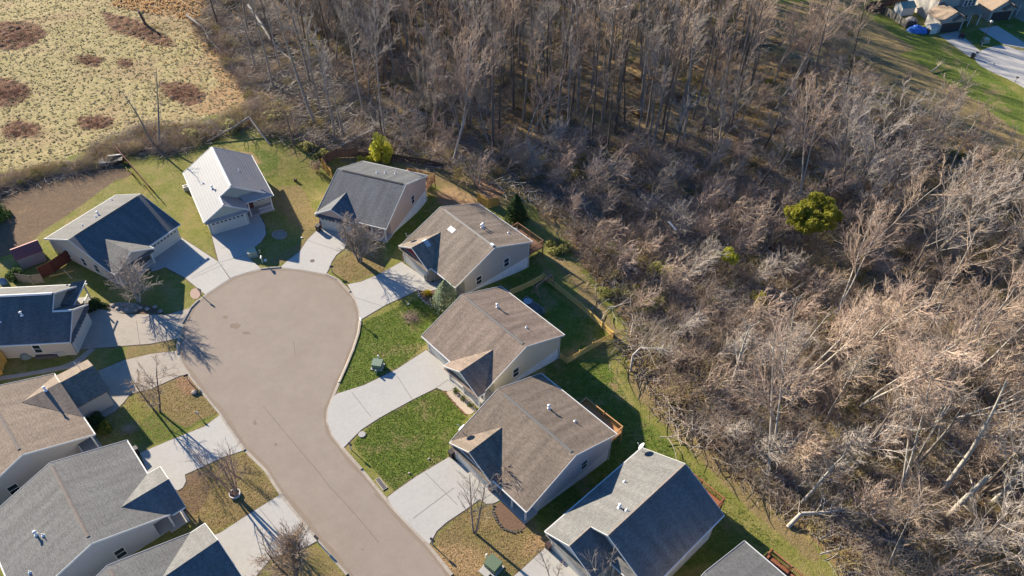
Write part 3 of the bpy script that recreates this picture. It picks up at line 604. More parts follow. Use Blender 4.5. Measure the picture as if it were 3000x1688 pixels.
    MB().box(L - 1.7, L + .45, gb - ins + .02, D - ins + .1, -.3, .13).build('porch_floor', porchm, H)
    pr = MB(); pr.slab([(X + .003, .1, ef - .12), (X + .42, .1, ef - .42), (X + .42, gb - .1, ef - .42), (X + .003, gb - .1, ef - .12)], .07); pr.build('pent_roof', Rf, H)
    g0, g1 = g - 2.44, g + 2.44; d = MB(); d.box(X + .003, X + .04, g0, g1, .02, 2.15); do = d.build('garage_door', doorm, H); wn = MB()
    for k in range(8):
        yy = g0 + (g1 - g0) * (k + .5) / 8; wn.box(X + .041, X + .05, yy - .17, yy + .17, 1.78, 2.0)
    wn.build('door_window', glass, do)
    ft = MB(); ft.box(X + .002, X + .06, g0 - .14, g0 - .004, .02, 2.3); ft.box(X + .002, X + .06, g1 + .004, g1 + .14, .02, 2.3); ft.box(X + .002, X + .06, g0, g1, 2.154, 2.3); ft.build('garage_frame', T, H)
    for yy in (gb + .3, D - ins - .1): MB().box(L + .25, L + .41, yy - .08, yy + .08, .13, ef - .1).build('porch_post', T, H)
    rl = MB(); railing(rl, (L + .33, gb + 1.6, 0), (L + .33, D - ins - .1, 0), .13, .85, .14); rl.build('porch_railing', T, H)
    MB().box(L - 1.695, L - 1.65, gb + .3, gb + 1.25, .14, 2.2).build('front_door', frontdoor, H)
    window(H, ('x', 1), L - 1.7, D - ins - 1.3, 1.6, 1.3, 1.2)
    for (a, b, kd) in vents: vent(ro, a, b, rz(b) + .12, kd)
    for b, a, z in windows: window(H, ('y', -1 if b < 1 else 1), ins if b < 1 else D - ins, a, z)
    return H
def S2(t): return t[0] * 1.2, t[1] * 1.2, t[2]
hx = lambda *t: S2(t)
H1 = houseA(*hx(-45.896, 63.263, 1.043), 'house with dark ribbed-looking grey roof and wide shaded driveway, left of the silver-roofed house', L=12.22, D1=7.06, D2=7.13, ef=2.76, s=.40, roof='darkgrey', wall='tan',
            gable=(3.3, 3.2, -1.05), garage=(6.7, 11.5), porch=(.41, 6.3), vents=((6.4, 9.6, 'flue'), (5.8, 9.3, 'pipe'), (3.5, 9.2, 'pipe'), (10.6, 12.6, 'pipe')), side_windows=(('l', 4.1, 1.3), ('l', 6.8, 1.3), ('l', 10.4, 1.3)), brick=False)
H2 = houseB(*hx(-43.795, 82.89, -1.059), 'house with a pale silver ribbed roof and cream garage door behind the broken tree trunk', L=12.26, D1=5.29, D2=5.52, ef=2.88, s=.60, e=2.35, roof='silver', wall='sage',
            vents=((9.4, 2.9, 'flue'), (6.4, 2.0, 'pipe'), (6.6, 7.6, 'pipe')), windows=((0, 4, 1.5), (0, 8, 1.5), (9, 4, 1.5), (9, 8, 1.5)))
H3 = houseA(*hx(-24.459, 74.593, -.351), 'charcoal-roofed house with a pinkish beige side wall over a pale foundation', L=11.64, D1=7.18, D2=7.18, ef=2.8, s=.428, roof='grey', wall='pink', ridge=dark_trim,
            gable=(3.12, 3.12, -.6), garage=(.75, 5.5), porch=(6.3, 11.3), vents=((6.2, 10.6, 'pipe'), (7.6, 11.3, 'pipe'), (5.4, 9.5, 'pipe')), side_windows=(('r', 9.4, 1.4),), brick=True)
deck(H3, 6.5, 11.3, 14.0, 17.5, 0.0, -2.6, woodnew)
H4 = houseA(*hx(-13.078, 68.35, -.839), 'tan-roofed house with a red front gable, white roof patches and a raised brown deck', L=12.09, D1=7.16, D2=7.01, ef=2.88, s=.418, roof='tan', wall='greige', ridge=mat('grey_ridge', (.24, .22, .20), .7),
            gable=(3.46, 3.42, -.68), gface=redsh, garage=(.75, 5.9), porch=(6.85, 11.7), vents=((6.6, 9.6, 'flue'), (6.9, 9.1, 'flue'), (9.1, 12.2, 'pipe')), side_windows=(('r', 9.5, 1.5), ('r', 4.4, 1.2)))
deck(H4, 5.6, 11.3, 13.8, 17.2, 0.0, -2.9, woodbrown)
sk = MB(); n_ = Vector((0, -.386, .922))
def onroofA(a, b, ef, s): return (a, b, ef + s * b)
for (a0, a1, b0, b1) in ((3.9, 5.1, 5.2, 5.9),):
    sk.slab([(a0, b0, 2.88 + .418 * b0 + .03), (a1, b0, 2.88 + .418 * b0 + .03), (a1, b1, 2.88 + .418 * b1 + .03), (a0, b1, 2.88 + .418 * b1 + .03)], .02)
sk.build('roof_patch', trim, H4)
sk = MB(); zz_ = lambda a: 2.88 + (3.42 - abs(a - 3.46)) * .54 + .04
sk.slab([(3.46, 1.3, zz_(3.46)), (4.4, 1.3, zz_(4.4)), (4.4, 2.0, zz_(4.4)), (3.46, 2.0, zz_(3.46))], .02); sk.slab([(3.0, 1.3, zz_(3.0)), (3.46, 1.3, zz_(3.46)), (3.46, 2.0, zz_(3.46)), (3.0, 2.0, zz_(3.0))], .02); sk.build('roof_patch', mat('grey_patch', (.4, .42, .42), .7), H4)
MB().box(11.2, 11.75, 6.95, 7.3, 5.6, 6.05).build('ridge_cover', metalw, H4)
H5 = houseA(*hx(-9.471, 53.674, -.829), 'rose-brown roofed house with cream siding between two brown-roofed houses, picket-fenced yard behind', L=12.05, D1=6.75, D2=6.6, ef=2.62, s=.42, roof='rose', wall='cream', ridge=mat('lead_ridge', (.15, .14, .13), .7),
            gable=(9.0, 3.2, -1.1), garage=(.85, 5.7), porch=(6.1, 11.7), vents=((4.0, 9.2, 'flue'), (9.0, 9.6, 'pipe')), side_windows=(('r', 5.4, 1.4),), brick=False)
H6 = houseA(*hx(-5.528, 40.439, -.817), 'brown-roofed house with a blue satellite dish at its front corner and a new timber deck', L=12.0, D1=7.03, D2=6.85, ef=2.86, s=.422, roof='brown', wall='grey', ridge=mat('lead_ridge', (.15, .14, .13), .7),
            gable=(3.55, 3.4, -.4), gface=mat('brown_gable', (.12, .075, .06), .8), garage=(.8, 6.0), porch=(6.9, 11.6), vents=((5.2, 9.9, 'flue'), (8.2, 11.0, 'pipe')), side_windows=(('r', 9.1, 1.5),), brick=True)
deck(H6, 5.2, 11.0, 13.6, 16.4, 0.0, -2.6, woodnew)
H7 = houseB(*hx(11.901, 39.621, -2.4), 'large grey-roofed house whose far slope lies in deep blue shade, at the bottom right', L=11.8, D1=5.4, D2=5.46, ef=2.88, s=.54, e=3.0, roof='greylight', wall='white', ridge=rustm,
            vents=((8.4, 3.9, 'flue'), (8.3, 4.7, 'pipe'), (5.2, 1.9, 'pipe')), windows=((0, 4, 1.5), (9, 4, 1.5)))
dk = MB(); 
def deckB(H, a0, a1, b0, b1, zf, zg, m):   # deck behind a house whose back faces -a
    D = MB(); n = int((a1 - a0) / .14)
    for i in range(n): D.box(a0 + (a1 - a0) * i / n + .004, a0 + (a1 - a0) * (i + 1) / n - .004, b0, b1, zf - .04, zf)
    D.box(a0 - .05, a0 - .005, b0, b1, zf - .28, zf - .02); o = D.build('deck', m, H); r = MB(); railing(r, (a0, b0), (a0, b1), zf); railing(r, (a0, b1 - .04), (a1, b1 - .04), zf); railing(r, (a0, b0 + .04), (a1, b0 + .04), zf); r.build('deck_railing', m, o)
    for b in (b0 + .07, (b0 + b1) / 2, b1 - .07): MB().bar((a0 - .1, b, zg), (a0 - .1, b, zf + 1.06), .14, .14).build('deck_post', m, o)
deckB(H7, -2.75, .35, 3.5, 9.4, 0.0, -2.6, woodred)
H8 = houseA(*hx(10.37, 22.78, R(-48.7)), 'pale taupe-roofed house cut by the bottom edge with a red-stained deck', roof='greylight', wall='tan', vents=(), side_windows=())
deck(H8, 2.0, 11.5, 13.8, 16.6, 0.0, -2.6, woodred)
H9 = houseB(-57.96 * 1.2, 51.54 * 1.2, .0765, 'house with a dark blue-shaded roof and white porch rails at the left edge', L=12.24, D1=5.2, D2=6.1, ef=2.88, s=.68, e=2.4, roof='darkgrey', wall='tan',
            vents=((8.6, 3.0, 'flue'), (6.0, 2.4, 'pipe')), windows=((0, 5, 1.5), (0, 10, 1.5)))
H10 = houseA(-38.59 * 1.2, 40.93 * 1.2, R(133.98), 'taupe-roofed house with a long cross wing whose dark slope faces the road, left side', L=12.1, D1=6.48, D2=6.48, roof='taupe', wall='tan', ridge=rustm,
            gable=(8.2, 3.5, .0), gp=.5, garage=None, porch=(.41, 3.0), vents=(), side_windows=(('l', 9, 1.3),), brick=False)
# cross wing with the garage
g = MB(); cw, fw = 8.25, -3.8; za = 2.88 + 3.25 * .5 + .02
g.slab([(cw - 3.25, fw, 2.9), (cw, fw, za + .02), (cw, .6, za + .02), (cw - 3.25, .6, 2.9)], .14); g.slab([(cw, fw, za + .02), (cw + 3.25, fw, 2.9), (cw + 3.25, .6, 2.9), (cw, .6, za + .02)], .14); wr = g.build('wing_roof', RM['taupe'], H10)
ridgecap(wr, 0, 0, .01, 0, -50, rustm)
bpy.data.objects.remove(wr.children[0])
g = MB(); g.poly([(cw - 2.9, fw + .35, .1), (cw + 2.9, fw + .35, .1), (cw + 2.9, fw + .35, 2.95), (cw, fw + .35, za - .12), (cw - 2.9, fw + .35, 2.95)]); g.poly([(cw - 2.9, .5, .1), (cw - 2.9, fw + .35, .1), (cw - 2.9, fw + .35, 2.95), (cw - 2.9, .5, 2.95)]); g.poly([(cw + 2.9, fw + .35, .1), (cw + 2.9, .5, .1), (cw + 2.9, .5, 2.95), (cw + 2.9, fw + .35, 2.95)]); g.build('wing_wall', WM['tan'], H10)
MB().box(cw - 2.44, cw + 2.44, fw + .30, fw + .347, .02, 2.15).build('garage_door', doorm, H10)
# wide lower right-hand slope of the wing
g = MB(); g.slab([(3.3, -.06, 2.87), (cw, -.06, 2.88 + 3.5 * .5 + .005), (cw, 4.15, 2.88 + 3.5 * .5 + .005), (3.3, .0, 2.87)], .1); g.build('wing_roof', RM['taupe'], H10)
vent(H10, cw - .1, 1.6, 4.6, 'flue')
H11 = houseA(-28.781 * 1.2, 32.859 * 1.2, 2.298, 'large grey-roofed house with a white porch railing at the lower left', L=11.9, D1=6.97, D2=7.6, ef=2.88, s=.381, roof='greylight', wall='bluegrey', ridge=rustm,
            gable=(3.0, 3.15, -1.4), gp=.42, garage=(6.6, 11.3), porch=(.41, 5.9), vents=((5.6, 10.8, 'flue'), (4.9, 10.3, 'pipe'), (2.5, 12.6, 'pipe')), side_windows=(('l', 5.6, 1.3),), brick=False)
H12 = houseA(-19.84 * 1.2, 23.75 * 1.2, R(133), 'grey-roofed house with a deep blue shaded gable slope, cut by the bottom edge', roof='greylight', wall='bluegrey', ridge=rustm, gable=(8.3, 3.7, -1.6), gp=.46, garage=(6.0, 10.6), porch=(.41, 4.0), brick=False)
# two-storey houses in the far corner
def houseC(x, y, z0, th, label):
    H = empty('house', (x, y, z0), th, label, 'house', 'two-storey houses by the far cul-de-sac'); Rf, W_ = RM['peach'], WM['greige']
    def gab(name, a0, a1, b0, b1, ef, s, wn=True):
        c = (a0 + a1) / 2; zr = ef + s * (a1 - a0) / 2; r = MB(); r.slab([(a0, b0, ef), (c, b0, zr), (c, b1, zr), (a0, b1, ef)], .17); r.slab([(c, b0, zr), (a1, b0, ef), (a1, b1, ef), (c, b1, zr)], .17); r.build('roof', Rf, H)
        i = .35; q = [(a0 + i, 0), (a1 - i, 0)]; w_ = MB(); zi = ef + s * i - .12
        w_.poly([(a0 + i, b0 + i, 0), (a1 - i, b0 + i, 0), (a1 - i, b0 + i, zi), (c, b0 + i, zr - .12), (a0 + i, b0 + i, zi)]); w_.poly([(a1 - i, b1 - i, 0), (a0 + i, b1 - i, 0), (a0 + i, b1 - i, zi), (c, b1 - i, zr - .12), (a1 - i, b1 - i, zi)])
        w_.poly([(a0 + i, b1 - i, 0), (a0 + i, b0 + i, 0), (a0 + i, b0 + i, zi), (a0 + i, b1 - i, zi)]); w_.poly([(a1 - i, b0 + i, 0), (a1 - i, b1 - i, 0), (a1 - i, b1 - i, zi), (a1 - i, b0 + i, zi)]); w_.build(name, W_, H)
    gab('main_wall', 1.5, 11, 5, 18, 5.6, .62); gab('garage_wall', -.3, 6.4, 0, 5.6, 2.9, .62)
    g = MB(); g.slab([(7.6, 4.4, 5.62), (9.6, 4.4, 6.9), (9.6, 7.2, 6.9), (7.6, 5.0, 5.62)], .12); g.slab([(9.6, 4.4, 6.9), (11.6, 4.4, 5.62), (11.6, 5.0, 5.62), (9.6, 7.2, 6.9)], .12); g.build('gable_roof', Rf, H)
    g = MB(); g.poly([(7.9, 4.7, 0), (11.3, 4.7, 0), (11.3, 4.7, 5.7), (9.6, 4.7, 6.78), (7.9, 4.7, 5.7)]); g.poly([(11.3, 4.7, 0), (11.3, 8, 0), (11.3, 8, 5.6), (11.3, 4.7, 5.6)]); g.poly([(7.9, 6, 0), (7.9, 4.7, 0), (7.9, 4.7, 5.6), (7.9, 6, 5.6)]); g.build('gable_wall', WM['bluegrey'], H)
    for a in (8.6, 9.6, 10.6): window(H, ('y', -1), 4.7, a, 4.5, .6, 1.3)
    for a in (9.0, 10.2): window(H, ('y', -1), 4.7, a, 1.5, .7, 1.3)
    g = MB(); g.slab([(2.6, -.7, 2.93), (4.6, -.7, 4.1), (4.6, 1.6, 4.1), (2.6, .2, 2.93)], .12); g.slab([(4.6, -.7, 4.1), (6.6, -.7, 2.93), (6.6, .2, 2.93), (4.6, 1.6, 4.1)], .12); g.build('gable_roof', Rf, H)
    MB().box(.6, 5.6, .3, .347, .02, 2.2).build('garage_door', mat('brown_door', (.07, .05, .045), .6), H)
    g = MB(); g.slab([(6.3, 2.0, 2.9), (12, 2.0, 2.9), (12, 4.69, 3.8), (6.3, 4.69, 3.8)], .12); g.build('porch_roof', Rf, H)
    for xx in (6.8, 9.3, 11.8): MB().box(xx - .1, xx + .1, 2.2, 2.4, 0, 2.85).build('porch_post', trim, H)
    return H
p = at(2747, 99); houseC(p.x, p.y, p.z, R(12), 'two-storey peach-roofed house nearest the blue tarps in the top right corner')
q = p + Vector((14.5, 6.2, 0)); houseC(q.x, q.y, p.z, R(12), 'two-storey peach-roofed house touching the top edge beside the far driveway')
def leafmat(name, col, noise, tr=.45, rand=0.0):
    if name in MATS: return MATS[name]
    m = mat(name, col, .8, .15, noise=noise, rand=rand); n, l = m.node_tree.nodes, m.node_tree.links; b = n['Principled BSDF']; out = n['Material Output']
    t = n.new('ShaderNodeBsdfTranslucent'); l.new(b.inputs['Base Color'].links[0].from_socket, t.inputs[0]); mx = n.new('ShaderNodeMixShader'); mx.inputs[0].default_value = tr; l.new(b.outputs[0], mx.inputs[1]); l.new(t.outputs[0], mx.inputs[2]); l.new(mx.outputs[0], out.inputs[0]); return m
# ------------------------------------------------------------------ vegetation generators
def rot_about(v, axis, ang):
    return Matrix.Rotation(ang, 3, axis) @ v
def perp(rng, d):
    t = Vector((rng.gauss(0, 1), rng.gauss(0, 1), rng.gauss(0, 1))); t = t - d * t.dot(d)
    return t.normalized() if t.length > 1e-4 else Vector((1, 0, 0))
def tubes(segs, n):
    """segs: array (k,8) p0 p1 r0 r1 -> verts, quads"""
    S = np.asarray(segs, float).reshape(-1, 8); a, b = S[:, :3], S[:, 3:6]; d = b - a; L = np.linalg.norm(d, axis=1, keepdims=True); d = d / np.maximum(L, 1e-6)
    up = np.where(np.abs(d[:, 2:3]) > .9, np.array([[1., 0, 0]]), np.array([[0, 0, 1.]])); x = np.cross(d, up); x /= np.linalg.norm(x, axis=1, keepdims=True); y = np.cross(x, d)
    V = []
    for k in range(n):
        t = 2 * math.pi * k / n; o = x * math.cos(t) + y * math.sin(t); V += [a + o * S[:, 6:7], b + o * S[:, 7:8]]
    V = np.stack(V, 1).reshape(-1, 3); m = len(S); base = (np.arange(m) * 2 * n)[:, None]
    F = np.concatenate([base + np.array([[2 * k, 2 * ((k + 1) % n), 2 * ((k + 1) % n) + 1, 2 * k + 1]]) for k in range(n)], 0)
    return V, F
def join_tubes(groups):
    Vs, Fs, o = [], [], 0
    for segs, n in groups:
        if len(segs) == 0: continue
        V, F = tubes(segs, n); Vs.append(V); Fs.append(F + o); o += len(V)
    return np.concatenate(Vs), np.concatenate(Fs)
def grow(rng, out, p, d, L, r, lvl, spec, bias):
    sp = spec[lvl]; n = sp['n']; pts_ = [p]; q, dd, rr = p.copy(), d.copy(), r
    tip = sp.get('tip', .35)
    for i in range(n):
        dd = (dd + perp(rng, dd) * rng.uniform(0, sp['w']) + Vector((0, 0, sp['up'])) + bias * sp.get('b', 0)).normalized()
        q2 = q + dd * L / n; r2 = r * (1 - (1 - tip) * (i + 1) / n)
        out[lvl].append((*q, *q2, rr, r2)); q, rr = q2, r2; pts_.append((q.copy(), dd.copy(), r2))
    if lvl + 1 >= len(spec): return
    c = spec[lvl + 1]; k = c['k'] if isinstance(c['k'], int) else rng.randint(*c['k'])
    for j in range(k):
        f = sp['from'] + (1 - sp['from']) * (j + rng.random()) / k; t = f * n; i = min(int(t), n - 1)
        A = p if i == 0 else pts_[i][0]; B = pts_[i + 1][0]; pos = A.lerp(B, t - i); bd = pts_[i + 1][1]
        ang = rng.uniform(*c['ang']); cd = rot_about(bd, perp(rng, bd), ang)
        ll = L * c['len'] * (1 - .55 * f if lvl == 0 else 1 - .3 * f) * rng.uniform(.7, 1.2)
        grow(rng, out, pos, cd, ll, max(r * (1 - (1 - tip) * f) * c['rr'], c['rmin']), lvl + 1, spec, bias)
SPEC = {
 'forest': dict(H=23, r=.24, spec=[dict(n=9, w=.05, up=.05, tip=.25, **{'from': .55}), dict(k=15, ang=(.5, 1.0), len=.26, rr=.42, rmin=.05, n=4, w=.2, up=.14, tip=.35, **{'from': .2}), dict(k=7, ang=(.4, .9), len=.48, rr=.5, rmin=.028, n=3, w=.25, up=.08, tip=.5, **{'from': .15}), dict(k=6, ang=(.3, .9), len=.5, rr=.6, rmin=.017, n=2, w=.3, up=.06, tip=.6)]),
 'spread': dict(H=15, r=.2, spec=[dict(n=6, w=.1, up=.05, tip=.3, **{'from': .3}), dict(k=12, ang=(.5, 1.0), len=.46, rr=.5, rmin=.045, n=4, w=.22, up=.1, tip=.35, **{'from': .2}), dict(k=8, ang=(.35, .9), len=.42, rr=.5, rmin=.028, n=3, w=.28, up=.05, tip=.5, **{'from': .1}), dict(k=7, ang=(.3, .9), len=.5, rr=.6, rmin=.018, n=2, w=.32, up=.04, tip=.6)]),
 'thicket': dict(H=9, r=.09, spec=[dict(n=6, w=.2, up=.03, tip=.3, b=.06, **{'from': .2}), dict(k=12, ang=(.4, 1.0), len=.46, rr=.55, rmin=.042, n=4, w=.3, up=.03, tip=.4, b=.04, **{'from': .1}), dict(k=6, ang=(.4, 1.0), len=.45, rr=.6, rmin=.022, n=2, w=.35, up=.02, tip=.6, b=.0)])}
def tree_segs(kind, seed, H=None, r=None, stems=1, lean=0, bias=Vector((0, 0, 0)), k1=None, frm=None):
    rng = random.Random(seed); S = SPEC[kind]; H = H or S['H']; r = r or S['r']; spec = [dict(q) for q in S['spec']]
    if k1: spec[1]['k'] = k1
    if frm is not None: spec[0]['from'] = frm
    out = [[] for _ in spec]
    for s in range(stems):
        a = rng.uniform(0, 6.28) if stems > 1 else 0; ln = (rng.uniform(.12, .4) if stems > 1 else lean)
        d = Vector((math.sin(ln) * math.cos(a), math.sin(ln) * math.sin(a), math.cos(ln)))
        p = Vector((math.cos(a), math.sin(a), 0)) * (.15 if stems > 1 else 0) + Vector((0, 0, -.3))
        grow(rng, out, p, d, H * rng.uniform(.85, 1.05), r * (1.0 if stems == 1 else .8), 0, spec, bias)
    return out
barkg = mat('bark_grey', (.27, .235, .20), .9, .15, noise=[(2.5, .7, (.11, .09, .075)), (.5, .5, (.28, .26, .23))], rand=.25)
barkd = mat('bark_dark', (.12, .095, .075), .9, .15, noise=[(2.5, .7, (.19, .155, .125))], rand=.3)
barkw = mat('bark_pale', (.42, .385, .33), .9, .15, noise=[(1.5, .7, (.27, .24, .2))], rand=.15)
twigt = mat('twigs_tan', (.38, .28, .20), .9, .1, noise=[(.25, .6, (.28, .20, .15)), (1.5, .5, (.46, .38, .30))], rand=.25)
twigp = mat('twigs_pinkish', (.41, .295, .23), .9, .1, noise=[(.2, .7, (.33, .25, .17)), (1.5, .5, (.50, .41, .34))], rand=.22)
twigg = mat('twigs_grey', (.33, .285, .25), .9, .1, noise=[(.25, .6, (.31, .25, .20)), (1.5, .5, (.47, .42, .36))], rand=.25)
twigy = mat('twigs_yellowish', (.46, .36, .15), .9, .1, noise=[(.3, .6, (.34, .29, .13))], rand=.2)
def make_tree(name, segs, bark, twig, label=None, cat='tree', group=None, link=True):
    root = empty(name, (0, 0, 0), 0, label, cat, group)
    V, F = join_tubes([(segs[0], 7)]); npmesh('trunk', V, F, bark, root)
    V, F = join_tubes([(segs[1], 4)] + [(s, 3) for s in segs[2:]]); npmesh('branches', V, F, twig, root)
    return root
def put(o, loc, rz=0, sc=1, tilt=0, tdir=0):
    o.location = loc; M = Matrix.Rotation(tilt, 3, Vector((-math.sin(tdir), math.cos(tdir), 0))) @ Matrix.Rotation(rz, 3, 'Z')
    o.rotation_euler = M.to_euler(); o.scale = (sc, sc, sc) if not isinstance(sc, tuple) else sc
east = Vector((1, -.25, 0))
protos = {'forest': [], 'spread': [], 'thicket': []}
GR = {'forest': 'tall bare trees of the upper wood', 'spread': 'spreading bare trees of the wood', 'thicket': 'bare saplings of the thicket'}
LB = {'forest': 'tall thin bare tree with a long clear grey trunk in the wood above the houses', 'spread': 'bare grey-brown tree with a rounded twiggy crown in the wood right of the houses', 'thicket': 'low bare tan sapling clump bent over in the thicket behind the house decks'}
LBQ = {'forest': 'tall thin bare tree with clear grey trunk, foot %d%% across and %d%% down the photo', 'spread': 'bare tree with rounded twiggy crown, foot %d%% across and %d%% down the photo', 'thicket': 'low tan bare sapling clump, foot %d%% across and %d%% down the photo'}
LANDM = [(2415, 640, 'the green pine'), (1560, 720, 'the brown deck'), (1790, 960, 'the picket fence'), (2140, 850, 'the dead tree'), (1290, 330, 'the snapped trunks'), (2000, 1400, 'the bottom house'), (2850, 200, 'the far road'), (1119, 440, 'the yellow tree'), (2768, 1450, 'the snapped stump'), (1300, 530, 'the charcoal roof'), (2118, 60, 'the olive evergreen'), (2800, 750, 'the orange leaves')]
SHAPE = {'forest': ['tall tree', 'tall thin tree', 'tall slim tree', 'tall straight tree', 'very tall tree'], 'spread': ['bare tree', 'twiggy bare tree', 'two-stemmed tree', 'round-crowned tree', 'three-stemmed tree', 'double-stemmed tree'], 'thicket': ['sapling clump', 'bare sapling clump', 'many-stemmed clump', 'low sapling clump', 'bent sapling clump', 'dense sapling clump']}
NM = {'forest': 'forest_tree', 'spread': 'bare_tree', 'thicket': 'sapling'}
for i in range(5): protos['forest'].append(make_tree('forest_tree', tree_segs('forest', 11 + i, H=21 + 1.6 * i, r=.19 + .03 * (i % 3), frm=.5 + .06 * (i % 3)), (barkg, barkd)[i % 2], (twigg, twigt)[i % 2]))
for i in range(6): protos['spread'].append(make_tree('bare_tree', tree_segs('spread', 31 + i, H=12.5 + 1.0 * i, r=.15 + .02 * (i % 3), stems=(1, 1, 2, 1, 3, 2)[i], frm=.28 + .05 * (i % 3)), (barkg, barkd, barkw)[i % 3], (twigt, twigg, twigp)[i % 3]))
for i in range(6): protos['thicket'].append(make_tree('sapling', tree_segs('thicket', 51 + i, H=5.2 + .5 * i, r=.055, stems=(5, 4, 6, 5, 4, 6)[i], bias=east), (barkg, barkw)[i % 2], (twigp, twigt, twigp, twigg, twigp, twigt)[i]))
# ------------------------------------------------------------------ the wood: where each kind stands
rngw = random.Random(77)
clear = [[at(*q) for q in P] for P in ([(600,-60),(700,-60),(900,100),(1000,260),(1180,330),(1250,420),(1100,470),(960,450),(850,400),(780,280),(690,170),(610,60)],)]
forestP = [at(*q) for q in [(960,-30),(1120,190),(1290,300),(1420,400),(1560,410),(1700,420),(1950,470),(2060,420),(2180,330),(2250,160),(2230,-30)]]
thickP = [at(*q) for q in [(1400,470),(1560,440),(1850,440),(2080,500),(2300,640),(2330,800),(2450,1000),(2200,1200),(2100,1330),(1930,1110),(1860,1080),(1830,950),(1700,760),(1600,650),(1540,570),(1420,520)]]
woodsP = [[at(*q) for q in P] for P in Z['woods']][0]
def inside(p, P):
    X, Y, c, j = p[0], p[1], False, len(P) - 1
    for i in range(len(P)):
        if (P[i][1] > Y) != (P[j][1] > Y) and X < (P[j][0] - P[i][0]) * (Y - P[i][1]) / (P[j][1] - P[i][1]) + P[i][0]: c = not c
        j = i
    return c
def pix(x, y, z):
    zz = z - CAM_H; cz = y * math.cos(PITCH) - zz * math.sin(PITCH); cy = y * math.sin(PITCH) + zz * math.cos(PITCH); return 1500 + FPX * x / cz, 844 - FPX * cy / cz
cand = []
placed = []
PINE = at(2350, 722)
HERO = [at(*q) for q in ((2350, 722), (2350, 760), (2330, 790), (2380, 790), (2118, 810), (2118, 850), (2215, 905), (2118, 92), (2140, 1140), (2757, 1445), (2768, 1520), (1513, 645), (1640, 727), (2348, 1474), (2664, 1378))]
for _ in range(34000):
    px, py = rngw.uniform(480, 3350), rngw.uniform(-260, 1900)
    if py < -250: continue
    p = at(px, py)
    if not inside(p, woodsP) and not (py < -55 and 620 < px < 2200): continue
    if px > 2215 and py < 210 + (px - 2215) * .49: continue
    in_clear = inside(p, clear[0]); kd = 'forest' if (inside(p, forestP) or py < -40) else ('thicket' if inside(p, thickP) else 'spread')
    if kd == 'spread' and p.y > 120 and rngw.random() < .12: kd = 'forest'
    if kd == 'spread' and rngw.random() < .15: kd = 'thicket'
    md = {'forest': 3.7, 'spread': 6.0, 'thicket': 4.3}[kd]
    if in_clear: 
        if rngw.random() < .93: continue
        kd = 'forest'
    if any((p.x - h_.x) ** 2 + (p.y - h_.y) ** 2 < 16 for h_ in HERO) or (abs(p.x - PINE.x) < 7 and -15 < p.y - PINE.y < 7 and kd != 'thicket'): continue
    if any((p.x - a) ** 2 + (p.y - b) ** 2 < (md if k_ == kd else 3.6) ** 2 for a, b, k_ in placed): continue
    # keep crowns off the mown strip
    if kd != 'forest' and not inside((p.x - 2.2, p.y - .8), woodsP): continue
    placed.append((p.x, p.y, kd)); cand.append((p, kd))
cand.sort(key=lambda c: (c[0] - Vector((0, 0, CAM_H))).length)
things, rest = cand[:268], cand[268:]
USEDL = set()
def nodup(t):
    for a, b in (('large', 'large'), ('small', 'small'), ('large', 'broad'), ('small', 'slight'), ('large', 'full'), ('small', 'slim')):
        q = t.replace(a, b, 1)
        if a in t[:6] and q not in USEDL: USEDL.add(q); return q
    return t
used = {}
stuff_pts = []
for idx, (p, kd) in enumerate(cand):
    k = rngw.randrange(len(protos[kd])); rz = rngw.uniform(0, 6.28); sc = rngw.uniform(.8, 1.2); tilt = abs(rngw.gauss(0, .05)) + (.07 if kd != 'forest' else 0); td = rngw.gauss(-.1, .6)
    if kd == 'forest': td = rngw.uniform(0, 6.28)
    if kd == 'thicket': rz = rngw.gauss(0, .7); tilt = rngw.uniform(.05, .4)
    if kd == 'spread': tilt += abs(rngw.gauss(0, .08))
    if idx < 268 or (kd, k) not in used:
        o = protos[kd][k] if (kd, k) not in used else copy_tree(protos[kd][k]); used[(kd, k)] = 1
        put(o, p, rz, sc, tilt, td); tag(o, LB[kd], 'tree', GR[kd])
        fx, fy = pix(*p); k3 = next(c for c in protos[kd][k].children if c.name.startswith('branches')).data.materials[0].name.split('_')[-1]
        mark = min(LANDM, key=lambda q: (q[0] - fx) ** 2 + (q[1] - fy) ** 2)
        rel = ('below' if fy > mark[1] else 'above') if abs(fy - mark[1]) > abs(fx - mark[0]) else ('right of' if fx > mark[0] else 'left of')
        o['label'] = nodup('%s %s %s %s %s, %d%% across %d%% down' % (('large', 'small')[sc < 1], k3, SHAPE[kd][k], rel, mark[2], round(fx / 30), round(fy / 16.88)))
    else: stuff_pts.append((p, kd, k, rz, sc, tilt, td))
print('trees', len(cand), 'stuff', len(stuff_pts), {k: sum(1 for c in cand if c[1] == k) for k in protos})
